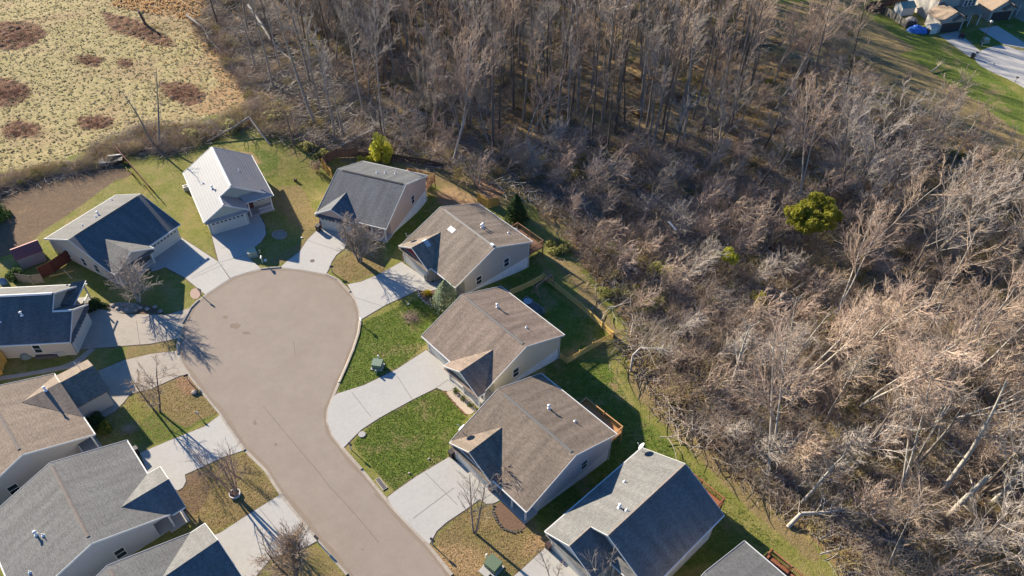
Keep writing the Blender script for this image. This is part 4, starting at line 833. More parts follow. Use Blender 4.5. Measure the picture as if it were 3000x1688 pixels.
def stuff_instances(name, protos_meshes, P, label=None):
    """one object: geometry nodes place the meshes on points"""
    hid = bpy.data.collections.new(name + '_sources')
    for i, me in enumerate(protos_meshes):
        ob = bpy.data.objects.new('%s_src_%02d' % (name, i), me); hid.objects.link(ob)
    me = bpy.data.meshes.new(name); me.from_pydata([tuple(q[0]) for q in P], [], [])
    a = me.attributes.new('idx', 'INT', 'POINT'); a.data.foreach_set('value', [q[1] for q in P])
    a = me.attributes.new('rot', 'FLOAT_VECTOR', 'POINT'); a.data.foreach_set('vector', [c for q in P for c in q[2]])
    a = me.attributes.new('scl', 'FLOAT', 'POINT'); a.data.foreach_set('value', [q[3] for q in P])
    o = bpy.data.objects.new(name, me); C.objects.link(o)
    ng = bpy.data.node_groups.new(name, 'GeometryNodeTree'); ng.interface.new_socket('Geometry', in_out='INPUT', socket_type='NodeSocketGeometry'); ng.interface.new_socket('Geometry', in_out='OUTPUT', socket_type='NodeSocketGeometry')
    n, l = ng.nodes, ng.links; gi, go = n.new('NodeGroupInput'), n.new('NodeGroupOutput'); ci = n.new('GeometryNodeCollectionInfo'); ci.inputs['Collection'].default_value = hid; ci.inputs['Separate Children'].default_value = True; ci.inputs['Reset Children'].default_value = True
    ip = n.new('GeometryNodeInstanceOnPoints'); ip.inputs['Pick Instance'].default_value = True
    def na(nm, ty): x = n.new('GeometryNodeInputNamedAttribute'); x.data_type = ty; x.inputs['Name'].default_value = nm; return next(s for s in x.outputs if s.enabled and s.name == 'Attribute')
    l.new(gi.outputs[0], ip.inputs['Points']); l.new(ci.outputs[0], ip.inputs['Instance']); l.new(na('idx', 'INT'), ip.inputs['Instance Index']); 
    e2r = n.new('FunctionNodeEulerToRotation'); l.new(na('rot', 'FLOAT_VECTOR'), e2r.inputs[0]); l.new(e2r.outputs[0], ip.inputs['Rotation']); l.new(na('scl', 'FLOAT'), ip.inputs['Scale']); l.new(ip.outputs[0], go.inputs[0])
    md = o.modifiers.new('scatter', 'NODES'); md.node_group = ng
    return tag(o, label, None, None, 'stuff')
# merge trunk and branches of each prototype into one mesh for the far stuff
def merged(root):
    Vs, Fs, mi, o, ms = [], [], [], 0, []
    for ch in root.children:
        me = ch.data; V = np.zeros(len(me.vertices) * 3, np.float32); me.vertices.foreach_get('co', V); F = np.zeros(len(me.loops), np.int32); me.loops.foreach_get('vertex_index', F)
        Vs.append(V.reshape(-1, 3)); Fs.append(F.reshape(-1, 4) + o); mi.append(np.full(len(me.polygons), len(ms), np.int32)); o += len(me.vertices); ms.append(me.materials[0])
    t = npmesh('t', np.concatenate(Vs), np.concatenate(Fs), ms[0], link=False); me = t.data
    for m_ in ms[1:]: me.materials.append(m_)
    me.polygons.foreach_set('material_index', np.concatenate(mi)); bpy.data.objects.remove(t); return me
pm, pidx = [], {}
for kd in protos:
    for k, r_ in enumerate(protos[kd]): pidx[(kd, k)] = len(pm); pm.append(merged(r_))
def eul(rz, tilt, td): return tuple((Matrix.Rotation(tilt, 3, Vector((-math.sin(td), math.cos(td), 0))) @ Matrix.Rotation(rz, 3, 'Z')).to_euler())
if stuff_pts:
    o = stuff_instances('far_woods', pm, [(p, pidx[(kd, k)], eul(rz, tilt, td), sc) for p, kd, k, rz, sc, tilt, td in stuff_pts])
    tag(o, 'far bare trees of the wood that run together along the top of the view', 'woods')
# ------------------------------------------------------------------ undergrowth of the wood: brush clumps, fallen sticks
def brush_mesh(seed, n, R_, H_, r0, bend=.6, arch=True):
    rng = random.Random(seed); segs = []
    for i in range(n):
        a = rng.uniform(0, 6.28); p = Vector((rng.gauss(0, R_ * .4), rng.gauss(0, R_ * .4), -.1)); ln = rng.uniform(.5, 1.1) * H_
        d = Vector((math.cos(a) * rng.uniform(.1, .9), math.sin(a) * rng.uniform(.1, .9), 1)).normalized()
        for k in range(4):
            q = p + d * ln / 4; r = r0 * (1 - .22 * k); segs.append((*p, *q, r, r * .8))
            if k > 0 and rng.random() < .8:
                e = (d + perp(rng, d) * .9).normalized() * ln * .22; segs.append((*q, *(q + e), r * .6, r * .4))
            p = q; d = (d + Vector((rng.gauss(0, .2) + .12, rng.gauss(0, .2), -bend * rng.uniform(.1, .6)))).normalized()
    V, F = tubes(segs, 3); return V, F
def stick_mesh(seed, n, R_, r0):
    rng = random.Random(seed); segs = []
    for i in range(n):
        a = rng.uniform(0, 6.28); p = Vector((rng.uniform(-R_, R_), rng.uniform(-R_, R_), rng.uniform(.0, .4))); ln = rng.uniform(.6, 3.5); d = Vector((math.cos(a), math.sin(a), rng.uniform(-.05, .3))).normalized()
        r = r0 * rng.uniform(.4, 1.3)
        for k in range(3):
            q = p + d * ln / 3; segs.append((*p, *q, r, r * .75)); p = q; r *= .75; d = (d + perp(rng, d) * .25).normalized()
    V, F = tubes(segs, 3); return V, F
bl = []
for i in range(4):
    V, F = brush_mesh(100 + i, 60, 2.0, 2.6, .022); ob = npmesh('b', V, F, (twigt, twigp, twigy, twigg)[i], link=False); bl.append(ob.data)
for i in range(3):
    V, F = stick_mesh(120 + i, 60, 3.0, .05); ob = npmesh('b', V, F, (barkw, twigg, barkd)[i], link=False); bl.append(ob.data)
leafg = leafmat('undergrowth_leaves', (.17, .18, .045), [(.6, .8, (.26, .21, .07))], rand=.3)
leafo = leafmat('dead_leaves', (.30, .15, .06), [(1, .8, (.2, .13, .07))], rand=.3)
def leaf_cloud(seed, n, shape, size, jit=.5):
    """small leaf quads scattered through a volume; shape(rng) -> point"""
    rng = np.random.RandomState(seed); P = np.array([shape(rng) for _ in range(n)]); A = rng.normal(size=(n, 3)); A /= np.linalg.norm(A, axis=1, keepdims=True); B = np.cross(A, rng.normal(size=(n, 3))); B /= np.linalg.norm(B, axis=1, keepdims=True)
    s = size * rng.uniform(1 - jit, 1 + jit, (n, 1)); A = A * s; B = B * s * .55
    V = np.stack([P - A, P - B, P + A, P + B], 1).reshape(-1, 3); F = (np.arange(n) * 4)[:, None] + np.array([[0, 1, 2, 3]]); return V, F
def dome(rx, ry, rz, clumps=9, seed=0, spread=.3):
    r0 = np.random.RandomState(seed); c = []
    for _ in range(clumps):
        d = r0.normal(size=3); d[2] = abs(d[2]); d /= np.linalg.norm(d); c.append(d * r0.uniform(.35, .75))
    def f(rng):
        k = c[rng.randint(len(c))]; d = rng.normal(size=3); d /= np.linalg.norm(d); q = k + d * spread * rng.uniform(.55, 1) ** .5; return (q[0] * rx, q[1] * ry, max(q[2], 0) * rz + .05)
    return f
for i in range(2):
    V, F = leaf_cloud(130 + i, 420, dome(1.6, 1.6, 1.3, 7, i), .13); ob = npmesh('b', V, F, (leafg, leafo)[i], link=False); bl.append(ob.data)
up = []
rngu = random.Random(5)
for _ in range(8200):
    px, py = rngu.uniform(540, 3150), rngu.uniform(-60, 1780); p = at(px, py)
    if not inside(p, woodsP) or not inside((p.x - 1.2, p.y - .5), woodsP): continue
    if py < 0 and rngu.random() < .5: continue
    inth = inside(p, thickP); k = rngu.choices(range(9), [3, 3 if inth else 1.5, 2, 2, 1.6, 2.2, 2.4, 1.3 if inth else .7, .6])[0]
    up.append((p + Vector((0, 0, -.05)), k, (rngu.gauss(0, .1), rngu.gauss(0, .1), rngu.uniform(0, 6.28)), rngu.uniform(.6, 1.3) * (1.15 if inth else .85)))
o = stuff_instances('undergrowth', bl, up); tag(o, 'brown tangle of brush, sticks and dead leaves covering the floor of the wood', 'undergrowth')
# ------------------------------------------------------------------ single trees of the yards and the wood edge
def lone(px, py, kind, seed, label, cat='tree', name='bare_tree', bark=None, twig=None, rz=0, tilt=0, td=0, **kw):
    o = make_tree(name, tree_segs(kind, seed, **kw), bark or barkg, twig or twigt, label, cat); put(o, at(px, py), rz, 1, tilt, td); return o
SPEC['yard'] = dict(H=8, r=.16, spec=[dict(n=6, w=.1, up=.04, tip=.3, **{'from': .2}), dict(k=16, ang=(.5, 1.15), len=.62, rr=.5, rmin=.04, n=5, w=.22, up=.06, tip=.35, **{'from': .12}), dict(k=10, ang=(.4, 1.0), len=.42, rr=.5, rmin=.02, n=3, w=.3, up=.03, tip=.5, **{'from': .1}), dict(k=7, ang=(.3, .9), len=.45, rr=.6, rmin=.012, n=2, w=.3, up=.03, tip=.6)])
SPEC['birch'] = dict(H=10, r=.11, spec=[dict(n=6, w=.07, up=.05, tip=.25, **{'from': .3}), dict(k=13, ang=(.35, .8), len=.42, rr=.42, rmin=.022, n=4, w=.16, up=.07, tip=.35, **{'from': .15}), dict(k=7, ang=(.3, .8), len=.4, rr=.5, rmin=.013, n=3, w=.25, up=.03, tip=.5)])
SPEC['sparse'] = dict(H=14, r=.2, spec=[dict(n=7, w=.09, up=.05, tip=.2, **{'from': .35}), dict(k=9, ang=(.5, 1.1), len=.3, rr=.4, rmin=.045, n=4, w=.25, up=.08, tip=.3, **{'from': .2}), dict(k=4, ang=(.4, .9), len=.4, rr=.5, rmin=.025, n=3, w=.3, up=.05, tip=.4)])
pinkb = mat('bark_brown_pink', (.27, .19, .15), .9, .15, noise=[(3, .6, (.36, .28, .23))])
lone(1054, 767, 'yard', 3, 'spreading many-stemmed bare tree in front of the charcoal-roofed house', H=7.4, r=.2, stems=6, bark=barkg, twig=mat('twigs_brown_grey', (.30, .25, .21), .9, .1, noise=[(1, .6, (.38, .33, .28))]), k1=11)
lone(406, 886, 'yard', 7, 'twisted pale bare tree before the porch of the dark ribbed-roof house', H=6.6, r=.2, stems=3, bark=barkw, twig=twigg)
lone(464, 1212, 'yard', 9, 'thin crooked bare tree casting a branching shadow over the driveway below it', H=7.0, r=.17, stems=2, bark=barkd, twig=twigt, k1=9)
lone(689, 1452, 'birch', 12, 'multi-stemmed pinkish birch standing inside the round white planter ring', H=8.2, r=.15, stems=4, bark=pinkb, twig=pinkb, k1=18)
lone(1389, 1563, 'birch', 15, 'young two-stemmed bare tree on the lawn before the brown-roofed house with dish', H=9.0, r=.16, stems=2, bark=pinkb, twig=mat('twigs_brown_grey', (.30, .25, .21)), k1=20)
lone(862, 1700, 'yard', 18, 'bushy bare tree cut by the bottom edge beside the road', H=6.5, r=.16, stems=5, bark=barkd, twig=twigt)
lone(1470, 1446, 'thicket', 21, 'small reddish bare ornamental tree against the shaded gable of the brown-roofed house', H=4.2, r=.06, stems=3, bark=pinkb, twig=twigp)
lone(1775, 1735, 'birch', 24, 'bare tree tips at the bottom edge in front of the blue-shaded roof', H=7, r=.1, stems=3, bark=barkw, twig=twigg)
lone(1620, 1712, 'birch', 25, 'small bare tree on the bottom edge by the lower right driveway', H=5, r=.08, stems=2, bark=pinkb, twig=twigp)
lone(1396, 550, 'thicket', 27, 'vase-shaped pale bare tree on the back lawn behind the charcoal-roofed house', H=7.5, r=.12, stems=5, bark=barkg, twig=twigp)
lone(1340, 531, 'thicket', 28, 'small olive bare bush left of the vase-shaped tree on the back lawn', 'shrub', 'shrub', H=3.0, r=.04, stems=6, twig=twigy)
lone(931, 500, 'thicket', 29, 'round straw-brown bare shrub beside the yellow fence corner', 'shrub', 'shrub', H=2.2, r=.03, stems=7, twig=twigp)
lone(461, 432, 'sparse', 30, 'leaning forked bare tree at the field edge above the dark ribbed-roof house', H=14, r=.26, stems=2, bark=barkg, twig=twigg)
lone(862, 424, 'sparse', 33, 'ivy-clad short bare trunk between the broken tree and the yellow fence', H=8, r=.2, bark=barkd, twig=twigy, k1=5)
lone(925, 370, 'forest', 34, 'very tall leaning grey trunk nearest the storm-felled clearing', H=24, r=.3, frm=.7, k1=8, tilt=.16, td=R(165))
lone(638, 72, 'forest', 35, 'dark upright trunk standing alone on the orange grass at the top edge', H=14, r=.24, k1=5, bark=barkd)
lone(1005, 405, 'sparse', 36, 'leaning bare grey tree just behind the dark fence', H=15, r=.2, bark=barkg, twig=twigg, tilt=.12, td=R(150))
lone(1118, 395, 'sparse', 37, 'slim bare tree behind the yellow-green leafy tree', H=12, r=.16, bark=barkd, twig=twigg)
lone(2348, 1474, 'spread', 40, 'white-trunked tree leaning right at the wood edge beside the lower right lawn', H=11, r=.19, bark=barkw, twig=twigg, tilt=.1, td=R(10))
lone(2757, 1445, 'sparse', 41, 'large pale trunk leaning far right in the lower right wood', H=21, r=.34, bark=barkw, twig=twigg, tilt=.03, td=R(-20))
lone(2664, 1378, 'sparse', 42, 'pair of grey trunks rising together left of the large pale leaning trunk', H=17, r=.24, stems=2, bark=barkg, twig=twigg)
lone(2902, 1478, 'sparse', 43, 'stout pale trunk crossing the right edge low in the wood', H=18, r=.3, bark=barkw, twig=twigg, tilt=.02, td=R(-10))
lone(2140, 1140, 'sparse', 44, 'gnarled white dead tree with horizontal limbs in the middle of the thicket', H=13, r=.3, bark=barkw, twig=barkw, k1=14, frm=.3)
lone(2300, 1080, 'sparse', 45, 'pale forked tree right of the gnarled white dead tree', H=13, r=.2, stems=2, bark=barkw, twig=twigg)
lone(2440, 560, 'spread', 46, 'wide pale bare tree right of the golden-green pine', H=13, r=.24, stems=2, bark=barkw, twig=twigg)
for i, (a, b, hh, lb) in enumerate([(1233, 253, 25, 'leftmost of the tall straight trunks rising past the top edge'), (1268, 258, 26, 'tall straight dark trunk just right of the leftmost one'), (1150, 130, 20, 'tall trunk near the top edge above the clearing'), (1194, 142, 20, 'slim trunk near the top edge beside the clearing'),
        (1602, 382, 26, 'tall straight dark trunk at the lower edge of the tall wood'), (1633, 378, 25, 'tall trunk immediately right of the straight dark trunk at the wood foot'), (1804, 366, 25, 'tall slender trunk alone in front of the brown wood floor'), (1913, 436, 18, 'tall dark tree standing lowest right of the tall wood'), (1443, 424, 22, 'tall trunk nearest the thicket right of the two snapped trunks'), (1377, 374, 23, 'tall thin trunk between the snapped trunks and the thicket')]):
    lone(a, b, 'forest', 60 + i, lb, H=hh, r=.28, frm=.62, k1=9, bark=(barkd, barkg)[i % 2], twig=twigg)
def snag(px, py, H, r, label, tilt=0, td=0, seed=1, bark=None, top=True):
    rng = random.Random(seed); root = empty('broken_tree', at(px, py), 0, label, 'dead tree'); segs = []; p = Vector((0, 0, -.3)); d = Vector((math.sin(tilt) * math.cos(td), math.sin(tilt) * math.sin(td), math.cos(tilt))); n = 7
    for i in range(n):
        q = p + d * H / n; segs.append((*p, *q, r * (1 - .05 * i), r * (1 - .05 * (i + 1)))); p = q; d = (d + perp(rng, d) * .04).normalized()
    V, F = tubes(segs, 9); npmesh('trunk', V, F, bark or barkg, root); sp = []
    for k in range(7):
        o = perp(rng, d) * r * .5; sp.append((*(p + o - d * .2), *(p + o + d * rng.uniform(.2, .9)), r * .35, .01))
    for k in range(5):
        t = rng.uniform(.4, .95); b = Vector(segs[int(t * n)][:3]); e = (perp(rng, d) + d * .3).normalized(); sp.append((*b, *(b + e * rng.uniform(.5, 1.8)), r * .3, r * .1))
    V, F = tubes(sp, 4); npmesh('splinters', V, F, barkw, root); return root
snag(1272, 386, 13, .38, 'left of the two thick snapped trunks, leaning right with a bare pale top', .1, R(15), 2, pinkb)
snag(1310, 393, 15, .42, 'right of the two thick snapped trunks, with a white splintered top', .05, R(140), 3, barkd)
snag(2768, 1520, 8.5, .36, 'stout pale snapped trunk in the lower right wood', .12, R(-15), 4, barkw)
snag(427, 72, 3.2, .35, 'short dark snapped stump in the field near the top edge', .12, R(170), 5, barkd)
snag(2270, 905, 3, .3, 'short dark snapped stump left of centre in the right wood', .1, 0, 6, barkd)
snag(1695, 388, 15, .18, 'thin reddish trunk leaning right in the tall wood', .3, R(20), 7, pinkb)
def fallen(pl, r0, r1, label, zs=None, bark=None, seed=0, twigs=25, root=True, R_=1.5):
    """a trunk lying along ground points with height offsets"""
    P = [at(*p) for p in pl]; base = P[0].copy(); zs = zs or [.3] * len(P); P = [p + Vector((0, 0, z)) - base for p, z in zip(P, zs)]
    o = empty('fallen_tree', base, 0, label, 'fallen tree'); segs = []; rng = random.Random(seed); n = len(P) - 1
    for i in range(n):
        for k in range(4):
            a, b = P[i].lerp(P[i + 1], k / 4), P[i].lerp(P[i + 1], (k + 1) / 4); t = (i + k / 4) / n; segs.append((*a, *b, r0 + (r1 - r0) * t, r0 + (r1 - r0) * (t + .25 / n)))
    V, F = tubes(segs, 8); npmesh('trunk', V, F, bark or barkw, o); sp = []
    for k in range(twigs):
        i = rng.randrange(len(segs) // 2, len(segs)); b = Vector(segs[i][:3]); d = (P[-1] - P[0]).normalized(); e = (perp(rng, d) + d * rng.uniform(.2, 1.2) + Vector((0, 0, .25))).normalized(); L = rng.uniform(.8, 2.6) * R_; r = r1 * .45
        for m_ in range(3):
            q = b + e * L / 3; sp.append((*b, *q, r, r * .6)); r *= .6; b = q; e = (e + perp(rng, e) * .4).normalized()
            if rng.random() < .8:
                g_ = (e + perp(rng, e) * .8).normalized() * L * .3; sp.append((*b, *(b + g_), r * .7, r * .3))
    if sp:
        V, F = tubes(sp, 4); npmesh('branches', V, F, bark or barkw, o)
    return o
fallen([(792, 425), (765, 400), (738, 372), (690, 392), (610, 418)], .2, .13, 'snapped trunk bent in an arch behind the silver-roofed house', [0, 1.0, 2.0, 1.3, .3], mat('bark_weathered', (.30, .265, .225), .9, .1, noise=[(2, .7, (.18, .15, .12))]), 1, 30)
fallen([(550, 55), (598, 90), (614, 121), (645, 152)], .28, .1, 'white fallen tree with forked limbs on the orange grass', [.8, .6, .3, .3], barkw, 2, 30, R_=1.6)
fallen([(600, 88), (640, 92), (690, 84)], .12, .05, 'thin white limb lying across right of the forked fallen tree', None, barkw, 3, 10)
fallen([(736, 47), (770, 90), (796, 128), (835, 165), (880, 200)], .33, .14, 'long straight fallen trunk with pale torn wood near the top of the clearing', [2.4, 1.6, .9, .4, .3], barkw, 4, 24)
fallen([(1180, 297), (1220, 318), (1270, 335), (1340, 352)], .32, .18, 'uppermost of the parallel felled logs left of the snapped trunks', None, barkd, 5, 6)
fallen([(1185, 312), (1230, 333), (1290, 355), (1345, 366)], .26, .14, 'middle of the parallel felled logs left of the snapped trunks', None, barkg, 6, 6)
fallen([(1190, 322), (1250, 348), (1300, 365), (1420, 378), (1440, 385)], .2, .1, 'lowest and longest of the parallel felled logs by the snapped trunks', None, barkw, 7, 14)
fallen([(1150, 245), (1060, 275), (1010, 270)], .16, .06, 'grey fallen limb in the middle of the clearing', None, barkw, 8, 16)
fallen([(1000, 435), (1060, 410), (1100, 398)], .16, .06, 'pale trunk fallen against the dark fence', [.6, 1.0, 1.5], barkw, 9, 8)
fallen([(900, 400), (960, 392), (1030, 380)], .12, .05, 'thin pale fallen limb just above the dark fence corner', None, barkw, 10, 10)
fallen([(1600, 385), (1650, 378), (1700, 362)], .14, .06, 'pale limb lying at the foot of the tall wood', None, barkw, 11, 14)
fallen([(1440, 470), (1480, 505), (1545, 535)], .2, .1, 'pale fallen log at the corner where lawn and thicket meet', [.4, .4, .4], barkw, 12, 12)
fallen([(1847, 1087), (1850, 1066), (1870, 1058), (1930, 1065), (1985, 1082)], .17, .06, 'arching bent tree at the lawn edge right of the picket fence', [0, 1.6, 2.6, 2.8, 2.2], barkw, 13, 60, R_=1.8)
fallen([(2308, 1545), (2338, 1522), (2420, 1520), (2490, 1500)], .26, .1, 'bent-over tree fallen to the right at the lower wood edge', [0, 1.2, 1.4, 1.0], barkw, 14, 26, R_=1.7)
fallen([(2398, 1585), (2460, 1550), (2560, 1515)], .1, .04, 'upper of the two thin white poles in the lower right corner', None, barkw, 15, 12)
fallen([(2400, 1628), (2480, 1605), (2580, 1592)], .1, .04, 'lower of the two thin white poles in the lower right corner', None, barkw, 16, 12)
fallen([(2480, 1682), (2600, 1680), (2700, 1690)], .1, .04, 'thin white fallen pole along the bottom edge in the wood', None, barkw, 17, 8)
fallen([(1690, 672), (1672, 655), (1700, 640), (1735, 668)], .13, .05, 'pale arching broken limb right of the brown deck', [.3, 2.2, 3.0, 1.2], barkw, 18, 30, R_=1.3)
fallen([(2330, 440), (2390, 400), (2440, 340)], .16, .07, 'long pale trunk leaning up right across the upper wood', [0, 4.5, 9.5], barkw, 19, 20)
fallen([(2740, 800), (2790, 760), (2830, 700)], .2, .1, 'dark leaning trunk among orange leaves near the right edge', [.3, 1.5, 3.5], barkd, 20, 14)
# evergreens
def leafy(name, px, py, label, shape, n, size, m, trunk=None, cat='shrub', seed=0, rz=0, extra=None):
    o = empty(name, at(px, py), rz, label, cat); V, F = leaf_cloud(seed, n, shape, size)
    if trunk:
        H, r = trunk; segs = tree_segs('yard', seed + 1, H=H, r=r, k1=8); V2, F2 = join_tubes([(segs[0], 6), (segs[1], 4)]); npmesh('trunk', V2, F2, barkd, o)
    npmesh('crown' if trunk else 'foliage', V, F, m, o); return o
pineg = leafmat('pine_needles', (.36, .34, .045), [(.5, .8, (.46, .40, .06)), (2, .5, (.15, .19, .04))])
yelg = leafmat('yellow_green_leaves', (.55, .52, .07), [(1, .8, (.4, .42, .06))])
bluesp = leafmat('blue_green_needles', (.26, .32, .22), [(1.5, .7, (.36, .4, .26))])
gold = leafmat('golden_leaves', (.6, .4, .03), [(3, .8, (.5, .45, .06))])
darkg = leafmat('dark_evergreen', (.06, .10, .04), [(2, .7, (.11, .15, .05))])
oliveg = leafmat('olive_leaves', (.28, .28, .09), [(1, .7, (.38, .35, .15))])
def cone(rx, H, z0=.2):
    def f(rng):
        t = rng.uniform(0, 1) ** .75; z = z0 + (H - z0) * (1 - t); R0 = rx * (t ** .8) * rng.uniform(.55, 1.05) * (1 + .15 * math.sin(z * 9)); a = rng.uniform(0, 6.28); return (R0 * math.cos(a), R0 * math.sin(a), z)
    return f
def raised(f, z): return lambda rng: tuple(np.array(f(rng)) + np.array([0, 0, z]))
leafy('pine_tree', 2350, 722, 'large round golden-green pine, the biggest evergreen in the wood', raised(dome(5.6, 4.8, 4.8, 34, 3, .19), 5.2), 9500, .21, pineg, (9, .3), 'tree', 71)
leafy('cedar_tree', 2118, 810, 'small yellow-topped evergreen above the gnarled white dead tree', raised(dome(2.6, 2.0, 1.5, 9, 4, .3), 3.5), 1800, .14, yelg, (4.5, .12), 'tree', 72)
leafy('cedar_tree', 2215, 905, 'small yellow-green evergreen right of the gnarled white dead tree', raised(dome(2.0, 2.0, 2.6, 9, 5, .3), 1.0), 1800, .14, pineg, (4, .12), 'tree', 73)
leafy('cedar_tree', 2118, 92, 'tall olive-yellow evergreen near the top edge right of centre', cone(2.6, 11, 1), 3000, .22, leafmat('olive_gold', (.40, .32, .07), [(1, .7, (.25, .22, .05))]), (10, .2), 'tree', 74)
leafy('willow', 1119, 468, 'bright yellow-green leafy tree behind the dark fence', raised(dome(2.4, 2.4, 5.2, 16, 6, .3), .6), 5200, .13, yelg, (5.5, .14), 'tree', 75)
leafy('shrub', 1070, 472, 'yellow-green bush at the foot of the bright yellow-green tree', dome(1.7, 1.2, 1.4, 7, 7, .35), 900, .12, yelg, None, 'shrub', 76)
leafy('spruce', 1308, 893, 'blue-green spruce at the corner of the tan-roofed house', cone(2.1, 4.6, .1), 6500, .12, bluesp, (4, .12), 'tree', 77)
leafy('evergreen', 1513, 645, 'dark conical evergreen at the back corner near the brown deck', cone(1.9, 5.2, .1), 4200, .14, darkg, (4, .12), 'tree', 78)
leafy('shrub', 1252, 864, 'upper golden shrub in the stone-edged bed by the spruce', dome(.8, .8, .8, 8, 8, .4), 700, .07, gold, None, 'shrub', 79)
leafy('shrub', 1276, 888, 'lower golden shrub in the stone-edged bed by the spruce', dome(.75, .75, .8, 8, 9, .4), 700, .07, gold, None, 'shrub', 80)
leafy('shrub', 276, 902, 'dark evergreen bush beside the white porch rails at left', dome(1.9, 1.3, 1.6, 10, 10, .35), 2200, .12, darkg, None, 'shrub', 81)
leafy('shrub', 312, 1262, 'green and golden bush in the shade of the taupe-roofed house', dome(1.1, 1.3, 1.2, 8, 11, .35), 1100, .12, mat('mid_green', (.07, .12, .02), .8, .2, noise=[(2, .7, (.3, .24, .03))]), None, 'shrub', 82)
leafy('shrub', 283, 1235, 'dark green bush in the shade beside the wing of the taupe-roofed house', dome(1.3, 1.6, 1.2, 8, 12, .35), 1300, .12, darkg, None, 'shrub', 83)
leafy('shrub', 45, 815, 'dark rounded evergreen behind the small red-roofed shed', dome(2.0, 1.5, 1.7, 9, 13, .35), 1700, .14, darkg, None, 'shrub', 84)
leafy('shrub', -4, 640, 'bright green leafy bush at the left edge above the shed', dome(2.2, 2.4, 2.6, 9, 14, .35), 1800, .14, mat('bright_green', (.08, .16, .03), .8, .2, noise=[(1, .7, (.2, .22, .05))]), None, 'shrub', 85)
leafy('shrub', 1640, 727, 'yellow-green bush on the slope below the brown deck', dome(3.0, 2.2, 1.6, 12, 15, .35), 2600, .15, oliveg, None, 'shrub', 86)
leafy('shrub', 105, 510, 'small green bush at the left edge of the brown embankment', dome(1.3, 1.0, 1.1, 7, 16, .35), 800, .13, mat('mid_green', (.07, .12, .02)), None, 'shrub', 87)
leafy('shrub', 900, 434, 'rounded olive bush left of the ivy-clad trunk', dome(2.2, 1.6, 1.5, 9, 17, .35), 1500, .14, oliveg, None, 'shrub', 88)
leafy('shrub', 945, 460, 'olive bush just outside the corner of the dark fence', dome(1.9, 1.4, 1.3, 9, 18, .35), 1300, .14, oliveg, None, 'shrub', 89)
leafy('shrub', 1940, 810, 'light green bush at the left edge of the thicket', dome(3, 2.4, 2.4, 12, 19, .35), 2400, .15, oliveg, None, 'shrub', 90)
leafy('shrub', 1810, 750, 'green bush in the thicket above the picket-fenced yard', dome(2.4, 2, 2.2, 10, 20, .35), 1700, .15, oliveg, None, 'shrub', 91)
leafy('shrub', 1905, 905, 'olive bush in the thicket right of the picket-fenced yard', dome(2.8, 2.2, 2.2, 10, 21, .35), 1900, .15, oliveg, None, 'shrub', 92)
leafy('shrub', 1780, 860, 'low olive bush against the shaded slope outside the picket fence', dome(2.4, 1.5, 1.3, 9, 22, .35), 1300, .14, oliveg, None, 'shrub', 93)
leafy('shrub', 670, 385, 'pale olive bush behind the arched broken trunk', dome(2.6, 2, 2.2, 9, 23, .35), 1500, .15, leafmat('pale_olive', (.40, .37, .19), [(1, .6, (.3, .27, .12))]), None, 'shrub', 94)
leafy('shrub', 560, 408, 'olive-brown bush left of the arched broken trunk', dome(2.0, 1.8, 2.2, 9, 24, .35), 1000, .15, mat('pale_olive', (.26, .25, .12)), None, 'shrub', 95)
leafy('shrub', 800, 350, 'pale olive bush at the edge of the clearing', dome(2.8, 2.2, 2.0, 9, 25, .35), 1400, .16, mat('pale_olive', (.26, .25, .12)), None, 'shrub', 96)
for i, (a, b, lb) in enumerate(((1335, 1150, 'first small round green shrub in the pale gravel bed, nearest the walkway'), (1357, 1170, 'middle small round green shrub in the pale gravel bed'), (1378, 1189, 'last small round green shrub in the pale gravel bed, nearest the house corner'))):
    leafy('shrub', a, b, lb, dome(.42, .42, .6, 14, 30 + i, .5), 420, .05, mat('clipped_green', (.07, .10, .025), .8, .2), None, 'shrub', 100 + i)['group'] = 'clipped shrubs in the gravel bed'
def straw(name, px, py, label, R_, H_, n, m, seed, cat, r0=.02, bend=.6):
    V, F = brush_mesh(seed, n, R_, H_, r0, bend); o = npmesh(name, V, F, m); o.location = at(px, py); return tag(o, label, cat)
straw('cut_grass_heap', 1203, 930, 'heap of dry brown cut stems on the bright green front lawn', 1.3, .9, 260, twigp, 201, 'brush heap', .02, 1.2)
straw('dead_shrub', 378, 1262, 'grey dead shrub in the shadow below the thin crooked tree', .9, 1.1, 140, barkw, 202, 'shrub', .018)
redbr = mat('red_brown_stems', (.26, .125, .09), .9, .1, noise=[(.6, .7, (.34, .20, .13)), (2, .5, (.15, .07, .055))])
for i, (a, b, R_, n, lb) in enumerate([(50, 108, 5.2, 900, 'large red-brown briar patch at the left edge near the top'), (20, 272, 4.4, 800, 'red-brown briar patch at the left edge halfway down the field'), (258, 178, 2.4, 260, 'small thin brown briar patch in the upper middle of the field'), (532, 275, 4.0, 700, 'red-brown briar patch on the right side of the field'), (280, 362, 3.2, 420, 'brown briar patch in the lower middle of the field'), (62, 385, 3.2, 380, 'brown briar patch at the lower left of the field'), (365, 188, 1.6, 90, 'smallest brown briar patch in the centre of the field'), (440, 85, 4.4, 420, 'long brown briar patch below the short snapped stump')]):
    V, F = brush_mesh(210 + i, int(n * .8), R_ * 1.15, .8, .024, .7); V = V * np.array([1.25, .85, 1]); o = npmesh('briar_patch', V, F, redbr); o.location = at(a, b); tag(o, lb, 'briar patch', 'briar patches in the field')
